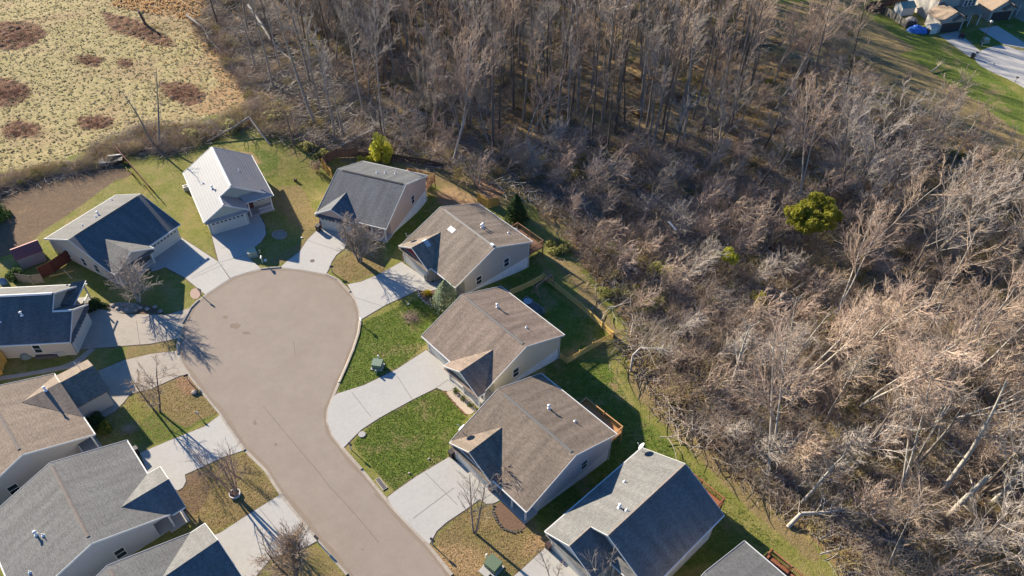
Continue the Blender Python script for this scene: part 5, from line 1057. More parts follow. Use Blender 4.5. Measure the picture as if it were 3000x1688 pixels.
# brush band between the lawns and the field, field tussocks, orange grass, lawn tufts
bandP = [[at(*q) for q in P] for P in ([(240,480),(300,420),(400,380),(520,370),(620,370),(740,300),(850,330),(870,395),(790,400),(740,365),(640,395),(600,425),(560,430),(500,450),(420,455),(360,445),(330,480),(240,500),(120,520),(0,560),(-60,620),(-60,560),(100,500)], [(560,60),(640,80),(760,230),(830,320),(740,300),(640,170)], [(2300,130),(2500,110),(2450,60),(2520,150),(2700,330),(2560,250)])]
ub = []; rb = random.Random(9)
for _ in range(4200):
    k = rb.choices([0, 1, 2], [6, 2, .4])[0]; P = bandP[k]; xs = [q.x for q in P]; ys = [q.y for q in P]; p = Vector((rb.uniform(min(xs), max(xs)), rb.uniform(min(ys), max(ys)), 0))
    if not inside(p, P): continue
    p.z = terr1(p.x, p.y) - .05; ub.append((p, rb.choices(range(9), [4, 2, 4, 2, 1, 1.5, 1, 1.2, 1])[0], (0, 0, rb.uniform(0, 6.28)), rb.uniform(.4, .95)))
for _ in range(500):   # scattered sticks, dry stalks in the clearing
    q = clear[0]; xs = [v.x for v in q]; ys = [v.y for v in q]; p = Vector((rb.uniform(min(xs), max(xs)), rb.uniform(min(ys), max(ys)), 0))
    if inside(p, q): p.z = terr1(p.x, p.y); ub.append((p, rb.choice([4, 4, 6, 5, 3]), (0, 0, rb.uniform(0, 6.28)), rb.uniform(.7, 1.4)))
o = stuff_instances('brush', bl, ub); tag(o, 'brown brush and fallen sticks along the field edge and in the clearing', 'brush')
def tufts(name, P, n, h, wd, m, seed, label, cat, excl=(), lean=1.3, blades=3):
    rng = np.random.RandomState(seed); xs = [q.x for q in P]; ys = [q.y for q in P]; X = rng.uniform(min(xs), max(xs), n); Y = rng.uniform(min(ys), max(ys), n); k = inpoly(X, Y, P)
    for E_ in excl: k &= ~inpoly(X, Y, E_)
    X, Y = X[k], Y[k]; nn = len(X); Zg = terr(X, Y) - .02; Vs, Fs = [], []
    for b in range(blades):
        a = rng.uniform(0, 6.28, nn); hh = h * rng.uniform(.5, 1.3, nn); ww = wd * rng.uniform(.6, 1.3, nn); lx, ly = rng.normal(0, lean, nn) * hh, rng.normal(0, lean, nn) * hh
        c, s_ = np.cos(a) * ww, np.sin(a) * ww
        V = np.stack([np.stack([X - c, Y - s_, Zg], -1), np.stack([X + c, Y + s_, Zg], -1), np.stack([X + lx, Y + ly, Zg + hh], -1)], 1).reshape(-1, 3); Vs.append(V); Fs.append(np.arange(nn * 3).reshape(-1, 3) + b * nn * 3)
    o = npmesh(name, np.concatenate(Vs), np.concatenate(Fs), m); return tag(o, label, cat, None, 'stuff')
tusm = leafmat('tussock_grass', (.42, .35, .185), [(.35, .6, (.34, .32, .14)), (3, .6, (.52, .44, .27))], .3)
fieldP = [at(*q) for q in Z['field'][0]]
tufts('tussocks', fieldP, 17000, .15, .24, tusm, 1, 'straw-coloured tussocks covering the rough field', 'grass', lean=1.1)
org = leafmat('orange_grass', (.48, .30, .15), [(1, .6, (.44, .32, .18))])
tufts('orange_grass', [at(*q) for q in Z['orange'][1]], 2000, .45, .16, org, 2, 'orange dry grass along the top edge left of the wood', 'grass', lean=.35)
tufts('dry_stalks', [at(*q) for q in [(560,60),(690,150),(780,250),(760,300),(620,300),(520,230),(400,130),(480,110)]], 500, .5, .1, org, 3, 'scattered orange dry stalks at the right of the field', 'grass', lean=.3)
lawnm = leafmat('lawn_blades', (.13, .22, .03), [(.5, .8, (.25, .26, .07)), (4, .6, (.09, .13, .025))], .5)
lawnd = leafmat('lawn_blades_dry', (.38, .35, .13), [(.4, .7, (.26, .29, .07)), (3, .6, (.46, .38, .19))], .5)
lawnw = leafmat('lawn_blades_winter', (.42, .31, .15), [(.4, .7, (.30, .26, .09)), (3, .6, (.48, .36, .2))], .5)
DP = [[at(*q) for q in v[0]] for v in drives.values()] + [list(roadP)]
for i, k in enumerate(Z['lush'][:2]): tufts('lawn_grass', [at(*q) for q in k], 11000, .08, .07, lawnm, 10 + i, ('thick green grass of the front lawn with the green utility box', 'thick green grass of the front lawn above the lowest long driveway')[i], 'grass', DP, blades=2)
tufts('lawn_grass', [at(*q) for q in [(1600,1060),(1780,1060),(1850,1200),(1990,1330),(2300,1600),(2180,1600),(1820,1300),(1600,1250)]], 11000, .09, .08, lawnm, 13, 'green grass strip between the lower houses and the wood', 'grass', blades=2)
tufts('lawn_grass', [at(*q) for q in [(560,600),(470,470),(600,430),(760,430),(900,440),(940,660),(880,735),(820,780),(770,780),(640,765)]], 14000, .07, .08, lawnd, 14, 'yellow-green grass around the silver-roofed house', 'grass', DP, blades=2)
tufts('lawn_grass', [at(*q) for q in [(970,770),(1110,690),(1130,790),(1015,835)]], 3000, .07, .08, lawnw, 15, 'patchy grass under the spreading tree by the charcoal-roofed house', 'grass', DP, blades=2)
tufts('lawn_grass', [at(*q) for q in [(385,1160),(540,1105),(640,1210),(420,1315),(300,1330),(300,1240)]], 6000, .07, .07, lawnw, 16, 'patchy grass around the thin crooked tree', 'grass', DP, blades=2)
tufts('lawn_grass', [at(*q) for q in [(520,1440),(720,1325),(820,1450),(640,1560),(580,1580),(480,1560)]], 6000, .07, .07, lawnw, 17, 'dry grass around the planter ring', 'grass', DP, blades=2)
tufts('lawn_grass', [at(*q) for q in [(1260,1590),(1310,1535),(1400,1470),(1560,1560),(1600,1610),(1500,1688),(1340,1700)]], 6000, .07, .07, lawnw, 18, 'dry grass around the young two-stemmed tree', 'grass', DP, blades=2)
# ------------------------------------------------------------------ fences
def fence(pl, h, m, label, style='board', lean=0, cap=None, post=True, group=None, zoff=0):
    P = [at(*p) for p in pl]; base = P[0].copy(); o = empty('fence', base, 0, label, 'fence', group); i_ = 0
    for a, b in zip(P, P[1:]):
        L = (b - a).length; n = max(1, round(L / 2.4))
        for k in range(n):
            A, B = a.lerp(b, k / n) - base, a.lerp(b, (k + 1) / n) - base
            A.z, B.z = terr1(A.x + base.x, A.y + base.y) - base.z + zoff, terr1(B.x + base.x, B.y + base.y) - base.z + zoff
            mb = MB(); d = (B - A); nb = int(d.length / (.15 if style == 'board' else .135)); wdt = d.length / nb * (.93 if style == 'board' else .62); nr = Vector((-d.y, d.x, 0)).normalized(); ln = nr * lean
            for j in range(nb):
                c = A + d * (j + .5) / nb; hh = h * (1 + .02 * math.sin(j * 2.1 + i_)); u = d.normalized() * wdt / 2; t = nr * .011
                q = [c - u - t, c + u - t, c + u + t, c - u + t]; bt = [v + Vector((0, 0, .04)) for v in q]; tp = [v + ln + Vector((0, 0, hh)) for v in q]
                mb.poly(tp); 
                for e in range(4): mb.poly([bt[e], bt[(e + 1) % 4], tp[(e + 1) % 4], tp[e]])
            for zr_ in (.3, h * .85): mb.bar(A + Vector((0, 0, zr_)) - nr * .04 + ln * zr_ / h, B + Vector((0, 0, zr_)) - nr * .04 + ln * zr_ / h, .04, .09)
            if cap: mb.bar(A + Vector((0, 0, h + .03)) + ln, B + Vector((0, 0, h + .03)) + ln, .12, .04)
            mb.build('panel', m, o); i_ += 1
            if post: pb = MB(); pb.bar(A - nr * .09 + Vector((0, 0, -.2)), A - nr * .09 + ln + Vector((0, 0, h + .08)), .1, .1); pb.build('post', m, o)
    return o
pinef = mat('yellow_pine_boards', (.62, .38, .10), .8, .2, noise=[(2, .5, (.38, .22, .06)), (9, .4, (.55, .36, .12))])
picketm = mat('picket_timber', (.75, .54, .19), .8, .2, noise=[(2, .5, (.56, .40, .16))])
darkf = mat('weathered_dark_boards', (.105, .065, .05), .85, .2, noise=[(2, .6, (.16, .11, .09))])
greyf = mat('weathered_grey_boards', (.24, .22, .19), .85, .2, noise=[(2, .6, (.17, .15, .13))])
redf = mat('reddish_brown_boards', (.13, .045, .035), .85, .2, noise=[(2, .6, (.09, .035, .03))])
fence([(1493, 866), (1593, 818), (1700, 904), (1796, 990), (1736, 1022), (1660, 1067), (1640, 1050)], 1.15, picketm, 'timber picket fence round the shaded back yard of the rose-brown roofed house', 'picket')
fence([(972, 518), (948, 488), (960, 476), (990, 462), (1052, 460)], 1.8, darkf, 'dark board fence at the back corner of the charcoal-roofed house')
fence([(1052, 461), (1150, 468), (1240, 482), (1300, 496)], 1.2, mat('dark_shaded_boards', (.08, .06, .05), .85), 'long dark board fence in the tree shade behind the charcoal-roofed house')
fence([(948, 492), (957, 506), (974, 522)], 1.8, pinef, 'short sunlit yellow board fence left of the charcoal-roofed house')
fence([(1400, 590), (1430, 609), (1461, 603)], 1.7, pinef, 'sunlit yellow board fence behind the tan-roofed house')
fence([(353, 448), (385, 485), (420, 525), (455, 566)], 1.7, redf, 'leaning dark fence with pale top edge running up the embankment', lean=-.5, cap=True)
fence([(126, 815), (160, 798), (212, 762)], 2.0, redf, 'dark red-brown board fence beside the dark ribbed-roof house', group=None)
fence([(60, 826), (100, 832), (132, 828)], 1.6, greyf, 'grey weathered fence behind the blue-shaded roof at left')
fence([(-40, 1140), (5, 1096), (18, 1060), (22, 1035)], 1.7, pinef, 'golden board fence at the left edge below the blue-shaded roof')
fence([(2535, 31), (2590, 44)], 1.8, darkf, 'dark fence stretch at the upper left of the far yard')
fence([(2594, 43), (2620, 60), (2651, 82)], 1.7, greyf, 'grey-brown fence along the grass beside the far yard')
fence([(2537, 28), (2580, 22), (2664, 12)], 1.8, darkf, 'dark fence at the back of the far yard')
fence([(2652, 84), (2680, 84)], 1.7, darkf, 'short black fence beside the blue tarps')
# loose olive boards leaning beside the embankment fence
for i, (a, b, lb) in enumerate(((388, 512, 'upper olive wooden board propped beside the leaning dark fence'), (400, 522, 'middle olive wooden board propped beside the leaning dark fence'), (434, 556, 'lower olive wooden board propped beside the leaning dark fence'))):
    p = at(a, b); o = MB().box(-.6, .6, -.03, .03, -.1, 1.5).build('board', mat('olive_board', (.20, .15, .035), .8, noise=[(4, .6, (.14, .1, .03))])); o.location = p; o.rotation_euler = (R(18), 0, R(-52)); tag(o, lb, 'board', 'boards beside the embankment fence')
# ------------------------------------------------------------------ street and yard furniture
plasw = mat('mailbox_white', (.62, .6, .56), .5, .4); plask = mat('mailbox_black', (.02, .02, .022), .4, .5); greenbox = mat('utility_green', (.16, .22, .15), .5, .4, noise=[(3, .4, (.2, .25, .18))]); greyp = mat('post_grey', (.3, .29, .27), .8)
binm = mat('bin_plastic', (.035, .03, .03), .5, .4); tarp = mat('blue_tarp', (.05, .16, .5), .5, .4, noise=[(2, .6, (.1, .25, .6))]); pot = mat('planter_white', (.55, .54, .5), .7); stone = mat('field_stone', (.36, .32, .27), .9, .2, noise=[(3, .7, (.25, .2, .17))], rand=.2); soil = mat('bark_mulch', (.12, .075, .05), .95, .1, noise=[(9, .8, (.2, .13, .09))], bump=(20, .6, .03)); gravelp = mat('pale_gravel', (.50, .42, .33), .95, .1, noise=[(14, .8, (.34, .27, .2))], bump=(30, .6, .02)); rubble = mat('rubble', (.33, .28, .23), .95, .1, noise=[(5, .8, (.2, .17, .14))], bump=(9, .8, .08)); dish_m = mat('dish_grey', (.45, .46, .47), .5, .5)
def mailbox(px, py, rz, label, m=plask, pm_=None):
    o = empty('mailbox', at(px, py), R(rz), label, 'mailbox', 'kerbside mailboxes'); MB().box(-.05, .05, -.05, .05, -.2, 1.05).build('post', pm_ or greyp, o)
    b = MB(); pr = [(-.11, 0), (.11, 0), (.11, .14), (.078, .2), (0, .235), (-.078, .2), (-.11, .14)]; A = [(x, -.32, 1.05 + z) for x, z in pr]; B = [(x, .22, 1.05 + z) for x, z in pr]; b.poly(A); b.poly(B[::-1])
    for i in range(7): b.poly([A[(i + 1) % 7], A[i], B[i], B[(i + 1) % 7]])
    bo = b.build('box', m, o); MB().box(.112, .125, -.1, -.06, 1.12, 1.34).build('flag', mat('flag_red', (.5, .03, .03), .5), bo); MB().bar((0, -.28, .98), (0, .1, .75), .05).build('bracket', pm_ or greyp, o); return o
mailbox(1060, 953, 20, 'white mailbox at the kerb of the lawn with the green utility box', plasw)
mailbox(590, 866, 55, 'black mailbox in the stone circle by the left driveway mouth')
mailbox(770, 771, 10, 'mailbox on a pale post at the top of the turning circle', plasw, plasw)
mailbox(553, 1117, -60, 'dark mailbox at the mouth of the driveway left of the turning circle')
mailbox(1029, 1318, 50, 'mailbox where the lower lawn meets the long concrete driveway', plask, plasw)
mailbox(1268, 1597, 50, 'dark mailbox at the lower corner of the driveway right of the road')
mailbox(933, 1592, -130, 'black mailbox on the left side of the road near the bottom edge', plask)
mailbox(974, 799, 100, 'dark mailbox on the right side of the charcoal-roofed house driveway')
mailbox(2973, 241, 60, 'mailbox on the kerb of the far cul-de-sac at the right edge')
mailbox(2856, 168, 60, 'mailbox at the corner of the far left driveway')
def wheelie(px, py, rz, label, m=None):
    o = empty('trash_bin', at(px, py), R(rz), label, 'trash bin', 'wheeled trash bins'); b = MB()
    q0 = [(-.24, -.27), (.24, -.27), (.24, .27), (-.24, .27)]; q1 = [(-.3, -.34), (.3, -.34), (.3, .36), (-.3, .36)]; A = [(x, y, .06) for x, y in q0]; B = [(x, y, 1.0) for x, y in q1]; b.poly(A[::-1]); b.poly(B)
    for i in range(4): b.poly([A[i], A[(i + 1) % 4], B[(i + 1) % 4], B[i]])
    b.build('body', m or binm, o); l = MB(); l.slab([(-.32, -.37, 1.05), (.32, -.37, 1.05), (.32, .4, 1.12), (-.32, .4, 1.12)], .05); lo = l.build('lid', m or binm, o); MB().bar((-.25, .46, 1.02), (.25, .46, 1.02), .04).build('handle', m or binm, o)
    for sx in (-1, 1): MB().cyl((sx * .24, .28, .12), (sx * .31, .28, .12), .12, n=10).build('wheel', plask, o)
    return o
wheelie(934, 676, -20, 'black bin at the garage corner of the charcoal-roofed house')
wheelie(1325, 1337, -45, 'black bin by the garage door of the brown-roofed house with the dish')
wheelie(1608, 1608, -45, 'brown bin at the garage corner of the lower right grey house', mat('bin_brown', (.06, .035, .03), .5))
wheelie(401, 1330, 135, 'dark bin peeking out behind the grey roof at the lower left')
wheelie(2718, 99, 12, 'dark bin beside the small white shed in the far yard')
wheelie(2848, 171, 30, 'dark bin standing at the kerb of the far cul-de-sac')
def transformer(px, py, rz, label, m=greenbox, sc=1):
    o = empty('utility_box', at(px, py), R(rz), label, 'utility box', 'green utility boxes'); o.scale = (sc,) * 3; MB().box(-.75, .75, -.65, .65, -.1, .1).build('pad', concrete, o)
    b = MB(); b.box(-.6, .6, -.5, .5, .1, .8); bo = b.build('cabinet', m, o); l = MB(); l.slab([(-.63, -.54, .86), (.63, -.54, .86), (.63, .54, .98), (-.63, .54, .98)], .1); l.build('lid', m, o); MB().box(-.02, .02, -.52, -.501, .2, .78).build('door_seam', dark_trim, bo); return o
transformer(1107, 1075, -10, 'green utility box on the thick green front lawn')
transformer(740, 748, 25, 'pale green utility box between the silver-roofed house drive and lawn', mat('utility_pale', (.36, .37, .27), .5))
transformer(1445, 1662, -40, 'dark green utility box near the young two-stemmed tree at the bottom', mat('utility_dark', (.11, .15, .09), .5), 1.15)
transformer(2886, 124, 10, 'pale utility box on the shaded lawn of the far cul-de-sac', mat('utility_pale', (.36, .37, .27), .5))
def pedestal(px, py, label, m=greenbox, h=.7):
    o = tag(MB().lathe((0, 0, 0), [(.13, -.1), (.13, h - .1), (.1, h), (0, h + .03)], 10).build('cable_pedestal', m), label, 'pedestal', 'cable pedestals'); o.location = at(px, py)
pedestal(1109, 1049, 'small pale post just behind the green utility box on the lawn', plasw, .5); pedestal(1103, 1096, 'low green pedestal in front of the green utility box on the lawn'); pedestal(1426, 1634, 'thin pale post left of the dark green utility box', plasw); pedestal(762, 742, 'beige post right of the pale green utility box', mat('beige', (.5, .42, .3), .6)); pedestal(2874, 136, 'white post at the kerb of the far cul-de-sac', plasw, .8)
def disc(name, px, py, r, h, m, label, cat, sq=1, rz=0, n=24):
    o = MB().lathe((0, 0, 0), [(r, -.15), (r, h), (r * .92, h + .01), (0, h + .01)], n).build(name, m); o.location = at(px, py); o.scale = (1, sq, 1); o.rotation_euler = (0, 0, rz); return tag(o, label, cat)
iron = mat('cast_iron', (.11, .08, .07), .8, noise=[(9, .5, (.2, .14, .1))])
disc('manhole_cover', 915, 765, .35, .05, iron, 'round brown cover in the driveway of the charcoal-roofed house', 'manhole cover')
o = disc('water_meter_cover', 1061, 1274, .42, .1, mat('meter_grey', (.33, .32, .3), .8), 'round grey meter cover in bare orange soil by the long driveway', 'meter cover')
disc('cover', 587, 769, .12, .05, iron, 'tiny round cap in the driveway joint of the ribbed-roof house', 'cap')
disc('garden_light', 1196, 892, .15, .12, plasw, 'white round garden light on the bright green lawn', 'garden light'); disc('lawn_cap', 884, 697, .15, .1, plasw, 'small white cap in the yellow lawn left of the charcoal-roofed driveway', 'cap'); disc('stump', 866, 531, .28, .45, mat('stump_dark', (.06, .04, .03), .9), 'dark stump in the middle of the lawn between two upper houses', 'tree stump', 1, 0, 10)
disc('white_cap', 778, 765, .2, .25, plasw, 'white round cap right of the mailbox at the top of the circle', 'cap')
o = MB().box(-.55, .55, -.4, .4, -.1, .12).build('concrete_pad', concrete); o.location = at(1421, 1676); o.rotation_euler = (0, 0, R(-40)); tag(o, 'small pale concrete pad left of the dark green utility box', 'concrete pad')
o = MB().box(-.15, .15, -.15, .15, -.1, .35).build('rock', stone); 
bpy.data.objects.remove(o)
def rock(px, py, r, label, m=stone, seed=0, group=None, name='rock'):
    rng = random.Random(seed); mb = MB(); n, k = 9, 4; ring = []
    for j in range(1, k): ring.append([(r * math.sin(math.pi * j / k) * math.cos(2 * math.pi * i / n) * rng.uniform(.8, 1.2), r * math.sin(math.pi * j / k) * math.sin(2 * math.pi * i / n) * rng.uniform(.7, 1.1), r * .7 * math.cos(math.pi * j / k) * rng.uniform(.85, 1.15) + r * .2) for i in range(n)])
    top, bot = (0, 0, r * .85), (0, 0, -r * .5)
    for i in range(n):
        mb.poly([top, ring[0][i], ring[0][(i + 1) % n]]); mb.poly([bot, ring[-1][(i + 1) % n], ring[-1][i]])
        for j in range(k - 2): mb.poly([ring[j][i], ring[j + 1][i], ring[j + 1][(i + 1) % n], ring[j][(i + 1) % n]])
    o = mb.build(name, m); o.location = at(px, py); o.rotation_euler = (0, 0, rng.uniform(0, 6)); return tag(o, label, 'rock', group)
rock(569, 1152, .42, 'rounded boulder on bare soil near the left kerb of the road', stone, 1)
def ring(pl, r, m, label, fill=None, close=True, name='stone_edging', cat='edging', gap=.38):
    """a border of stones set along a line, one edging; the bed inside is its own sheet"""
    P = [at(*p) for p in pl]; P = P + [P[0]] if close else P; base = P[0].copy(); rng = random.Random(len(pl)); mb = MB()
    for a, b in zip(P, P[1:]):
        L = (b - a).length; n = max(1, int(L / gap))
        for k in range(n):
            c = a.lerp(b, k / n) - base; t = rng.uniform(0, 3); rr = r * rng.uniform(.8, 1.25); q = [(c.x + rr * math.cos(t + 2 * math.pi * i / 6), c.y + rr * .8 * math.sin(t + 2 * math.pi * i / 6)) for i in range(6)]; mb.prism(q, c.z - .1, c.z + rr * .8)
    o = mb.build(name, m); o.location = base; return tag(o, label, cat)
def bed(pl, m, name='planting_bed', z=.03, lab=None):
    o = add_flat(name, smooth_closed([at(*p) for p in pl], 1), z, m, dz=1); return tag(o, kind='structure')
def ell(cx, cy, rx, ry, n=16): return [(cx + rx * math.cos(2 * math.pi * i / n), cy + ry * math.sin(2 * math.pi * i / n)) for i in range(n)]
bed(ell(819, 689, 18, 11), rubble); ring(ell(819, 689, 20, 12.5), .16, stone, 'oval stone ring round pale rocks on the shaded lawn of the silver-roofed house')
bed(ell(572, 861, 15, 16), mat('pinkish_gravel', (.45, .33, .26), .95, .1, noise=[(9, .8, (.3, .2, .16))])); 
bed([(1224, 853), (1262, 853), (1300, 850), (1330, 880), (1325, 900), (1290, 905), (1255, 893), (1230, 872)], soil); ring([(1224, 851), (1228, 868), (1240, 882), (1257, 894), (1276, 903), (1300, 905)], .17, stone, 'curved stone edging of the bed with golden shrubs', close=False)
bed([(1301, 1146), (1334, 1136), (1403, 1198), (1370, 1220), (1340, 1190)], gravelp); ring([(1300, 1147), (1335, 1186), (1369, 1220)], .1, mat('brick_edge', (.25, .12, .08), .9), 'brick-coloured edging along the pale gravel bed', close=False, gap=.25)
ring([(1446, 1482), (1444, 1500), (1457, 1530), (1475, 1550), (1505, 1560), (1535, 1553)], .14, mat('dark_edging', (.09, .08, .07), .9), 'dark curved edging of the mulch bed before the brown-roofed house', close=False, gap=.28)
bed([(1447, 1483), (1475, 1466), (1544, 1522), (1541, 1548), (1505, 1557), (1473, 1547), (1455, 1520)], soil)
bed([(315, 890), (360, 885), (405, 890), (410, 900), (400, 917), (350, 918), (325, 912)], rubble, z=.05)
for i, (a, b) in enumerate(((330, 897), (345, 905), (360, 897), (372, 908), (388, 900), (398, 911), (412, 903), (432, 906), (455, 900), (470, 913))): rock(a, b, .35, ('pale boulder on rubble nearest the dark evergreen bush', 'second boulder from the evergreen bush along the rubble bed', 'third boulder from the evergreen bush along the rubble bed', 'fourth boulder from the evergreen bush along the rubble bed', 'fifth boulder from the evergreen bush along the rubble bed', 'sixth boulder from the evergreen bush, near the twisted tree foot', 'boulder just right of the twisted pale tree foot', 'boulder in the shade right of the twisted pale tree', 'boulder in the shade between twisted tree and circle', 'boulder nearest the road in the shaded bed')[i], stone, 20 + i, 'boulders of the rubble bed')
# planter ring round the birch
mb = MB(); 
for i in range(20):
    t0, t1 = 2 * math.pi * i / 20, 2 * math.pi * (i + 1) / 20; f_ = lambda t, r_, z: (r_ * math.cos(t), r_ * math.sin(t), z)
    mb.poly([f_(t0, 0.6, -.1), f_(t1, 0.6, -.1), f_(t1, 0.6, .3), f_(t0, 0.6, .3)]); mb.poly([f_(t0, 0.6, .3), f_(t1, 0.6, .3), f_(t1, .52, .3), f_(t0, .52, .3)]); mb.poly([f_(t1, .52, -.05), f_(t0, .52, -.05), f_(t0, .52, .3), f_(t1, .52, .3)])
pr_ = mb.build('planter_ring', plasw); pr_.location = at(689, 1449); tag(pr_, 'round white planter ring at the foot of the birch', 'planter'); MB().lathe((0, 0, 0), [(.52, .08), (.3, .16), (0, .18)], 16).build('planter_soil', soil, pr_)
def potted(px, py, label, flower=None, h=.5):
    o = empty('potted_plant', at(px, py), 0, label, 'potted plant'); MB().lathe((0, 0, 0), [(.16, 0), (.24, h), (.2, h), (.18, h - .05), (0, h - .05)], 12).build('pot', pot, o); V, F = leaf_cloud(int(px), 160, raised(dome(.34, .34, .45, 6, 2, .5), h - .05), .06); npmesh('foliage', V, F, flower or darkg, o); return o
potted(623, 679, 'potted shrub left of the cream garage door of the silver-roofed house'); potted(726, 651, 'potted shrub right of the cream garage door of the silver-roofed house')
potted(1263, 1031, 'white pot with pinkish flowers beside the rose-brown house garage', mat('pink_flowers', (.4, .18, .2), .7), .6)
potted(1247, 821, 'potted shrub by the garage pier of the tan-roofed house')
# satellite dishes
def dish(H, a, b, z, az, label, blue=False):
    c = H.matrix_basis @ Vector((a, b, z)); o = empty('satellite_dish', c, 0, label, 'satellite dish', 'rooftop satellite dishes'); MB().cyl((0, 0, -.1), (0, 0, .55), .03, n=8).cyl((0, 0, .55), (.12 * math.cos(az), .12 * math.sin(az), .75), .03, n=8).build('mast', metalg, o)
    d = Vector((math.cos(az) * .8, math.sin(az) * .8, .6)).normalized(); x = d.cross(Vector((0, 0, 1))).normalized(); y = x.cross(d); c0 = Vector((.12 * math.cos(az), .12 * math.sin(az), .85)); mb = MB(); n = 18; R2 = .42
    rings = [[c0 + (x * math.cos(t) * 1.1 + y * math.sin(t)) * r_ + d * (.55 * r_ * r_) for t in [2 * math.pi * i / n for i in range(n)]] for r_ in (0.001, R2 * .5, R2)]
    for A, B in zip(rings, rings[1:]):
        for i in range(n): mb.poly([A[i], A[(i + 1) % n], B[(i + 1) % n], B[i]])
    mb.build('reflector', mat('dish_blue', (.12, .2, .3), .4) if blue else dish_m, o); f0 = c0 + d * .5 + y * -.1; MB().bar(c0 - y * R2, f0, .03).build('arm', metalg, o); MB().bar(f0 - d * .05, f0 + d * .1, .09).build('feed_horn', dish_m, o); return o
dish(H4, .55, 1.0, 3.2, R(150), 'satellite dish at the front left corner of the tan roof'); dish(H6, .5, 1.3, 3.4, R(150), 'satellite dish at the front left corner of the brown roof')
dish(H7, .5, .4, 3.1, R(150), 'satellite dish on the back corner of the lower right grey roof'); dish(H10, 8.9, -2.5, 4.2, R(150), 'satellite dish on the light slope of the taupe-roofed wing')
# small red-roofed shed
def shed(px, py, rz, L, W_, h, label, roofm, wallm):
    o = empty('shed', at(px, py), R(rz), label, 'shed'); w_ = MB(); zr = h + W_ * .28
    w_.poly([(0, 0, 0), (L, 0, 0), (L, 0, h), (0, 0, h)]); w_.poly([(L, W_, 0), (0, W_, 0), (0, W_, h), (L, W_, h)]); w_.poly([(L, 0, 0), (L, W_, 0), (L, W_, h), (L, W_ / 2, zr), (L, 0, h)]); w_.poly([(0, W_, 0), (0, 0, 0), (0, 0, h), (0, W_ / 2, zr), (0, W_, h)]); w_.build('wall', wallm, o)
    r = MB(); k = .18; sl_ = (zr - h) / (W_ / 2); r.slab([(-k, -k, h - k * sl_ + .06), (L + k, -k, h - k * sl_ + .06), (L + k, W_ / 2, zr + .06), (-k, W_ / 2, zr + .06)], .06); r.slab([(-k, W_ / 2, zr + .06), (L + k, W_ / 2, zr + .06), (L + k, W_ + k, h - k * sl_ + .06), (-k, W_ + k, h - k * sl_ + .06)], .06); r.build('roof', roofm, o)
    d = MB().box(-.03, -.002, W_ * .3, W_ * .7, .05, h * .9).build('door', wallm, o); MB().box(-.05, -.031, W_ * .36, W_ * .38, h * .45, h * .5).build('handle', dark_trim, d); return o
shed(66, 791, 38, 3.3, 2.8, 2.0, 'small grey shed with a ribbed red metal roof at the left edge', mat('red_metal_roof', (.24, .07, .06), .5, .5, stripe=('u', .3, .03)), mat('shed_grey', (.29, .28, .27), .8, noise=[(2, .5, (.24, .23, .22))]))
shed(2638, 48, 14, 3.4, 3.0, 2.0, 'white shed with a teal roof in the far fenced yard', mat('teal_roof', (.10, .24, .24), .6), WM['white'])
shed(2722, 101, 14, 1.9, 1.7, 1.6, 'tiny pale shed beside the far two-storey garage', mat('pale_grey_roof', (.42, .4, .36), .7), WM['white'])
o = MB().box(-.6, .6, -.5, .5, 0, .55).build('crate', mat('crate_pale', (.5, .47, .44), .7)); o.location = at(112, 752); o.rotation_euler = (0, 0, R(35)); tag(o, 'pale box standing against the right side of the red-roofed shed', 'crate')
def lump(name, px, py, rx, ry, rz_, m, label, cat, seed=0, ang=0):
    rng = random.Random(seed); mb = MB(); n, k = 12, 5; g_ = []
    for j in range(k + 1):
        t = math.pi / 2 * j / k; g_.append([(rx * math.cos(t) * math.cos(2 * math.pi * i / n) * rng.uniform(.85, 1.12), ry * math.cos(t) * math.sin(2 * math.pi * i / n) * rng.uniform(.85, 1.12), rz_ * math.sin(t) * rng.uniform(.85, 1.1) - .05) for i in range(n)])
    for A, B in zip(g_, g_[1:]):
        for i in range(n): mb.poly([A[i], A[(i + 1) % n], B[(i + 1) % n], B[i]])
    o = mb.build(name, m); o.location = at(px, py); o.rotation_euler = (0, 0, R(ang)); return tag(o, label, cat)
lump('tarp_covered_heap', 2682, 92, 1.9, 1.5, 1.5, tarp, 'larger heap under a blue tarp beside the far two-storey house', 'tarp heap', 1); lump('tarp_covered_heap', 2703, 95, 1.3, 1.1, 1.3, tarp, 'smaller heap under a blue tarp beside the far two-storey house', 'tarp heap', 2)
lump('junk_heap', 2670, 62, 1.4, 1.6, 1.1, mat('junk', (.10, .09, .09), .7, noise=[(3, .9, (.4, .36, .33))]), 'dark junk heap between the teal-roofed shed and the blue tarps', 'junk heap', 3)
lump('covered_grill', 78, 1046, .75, .6, 1.0, mat('grey_cover', (.16, .2, .2), .7), 'grey covered grill beside the tan wall at the left', 'grill', 4)
fallen([(2725, 215), (2745, 203), (2752, 196)], .16, .1, 'pile of pale broken boards in the dry grass of the upper right', [.3, .6, .9], mat('broken_boards', (.45, .36, .26), .8), 31, 14, R_=.8)
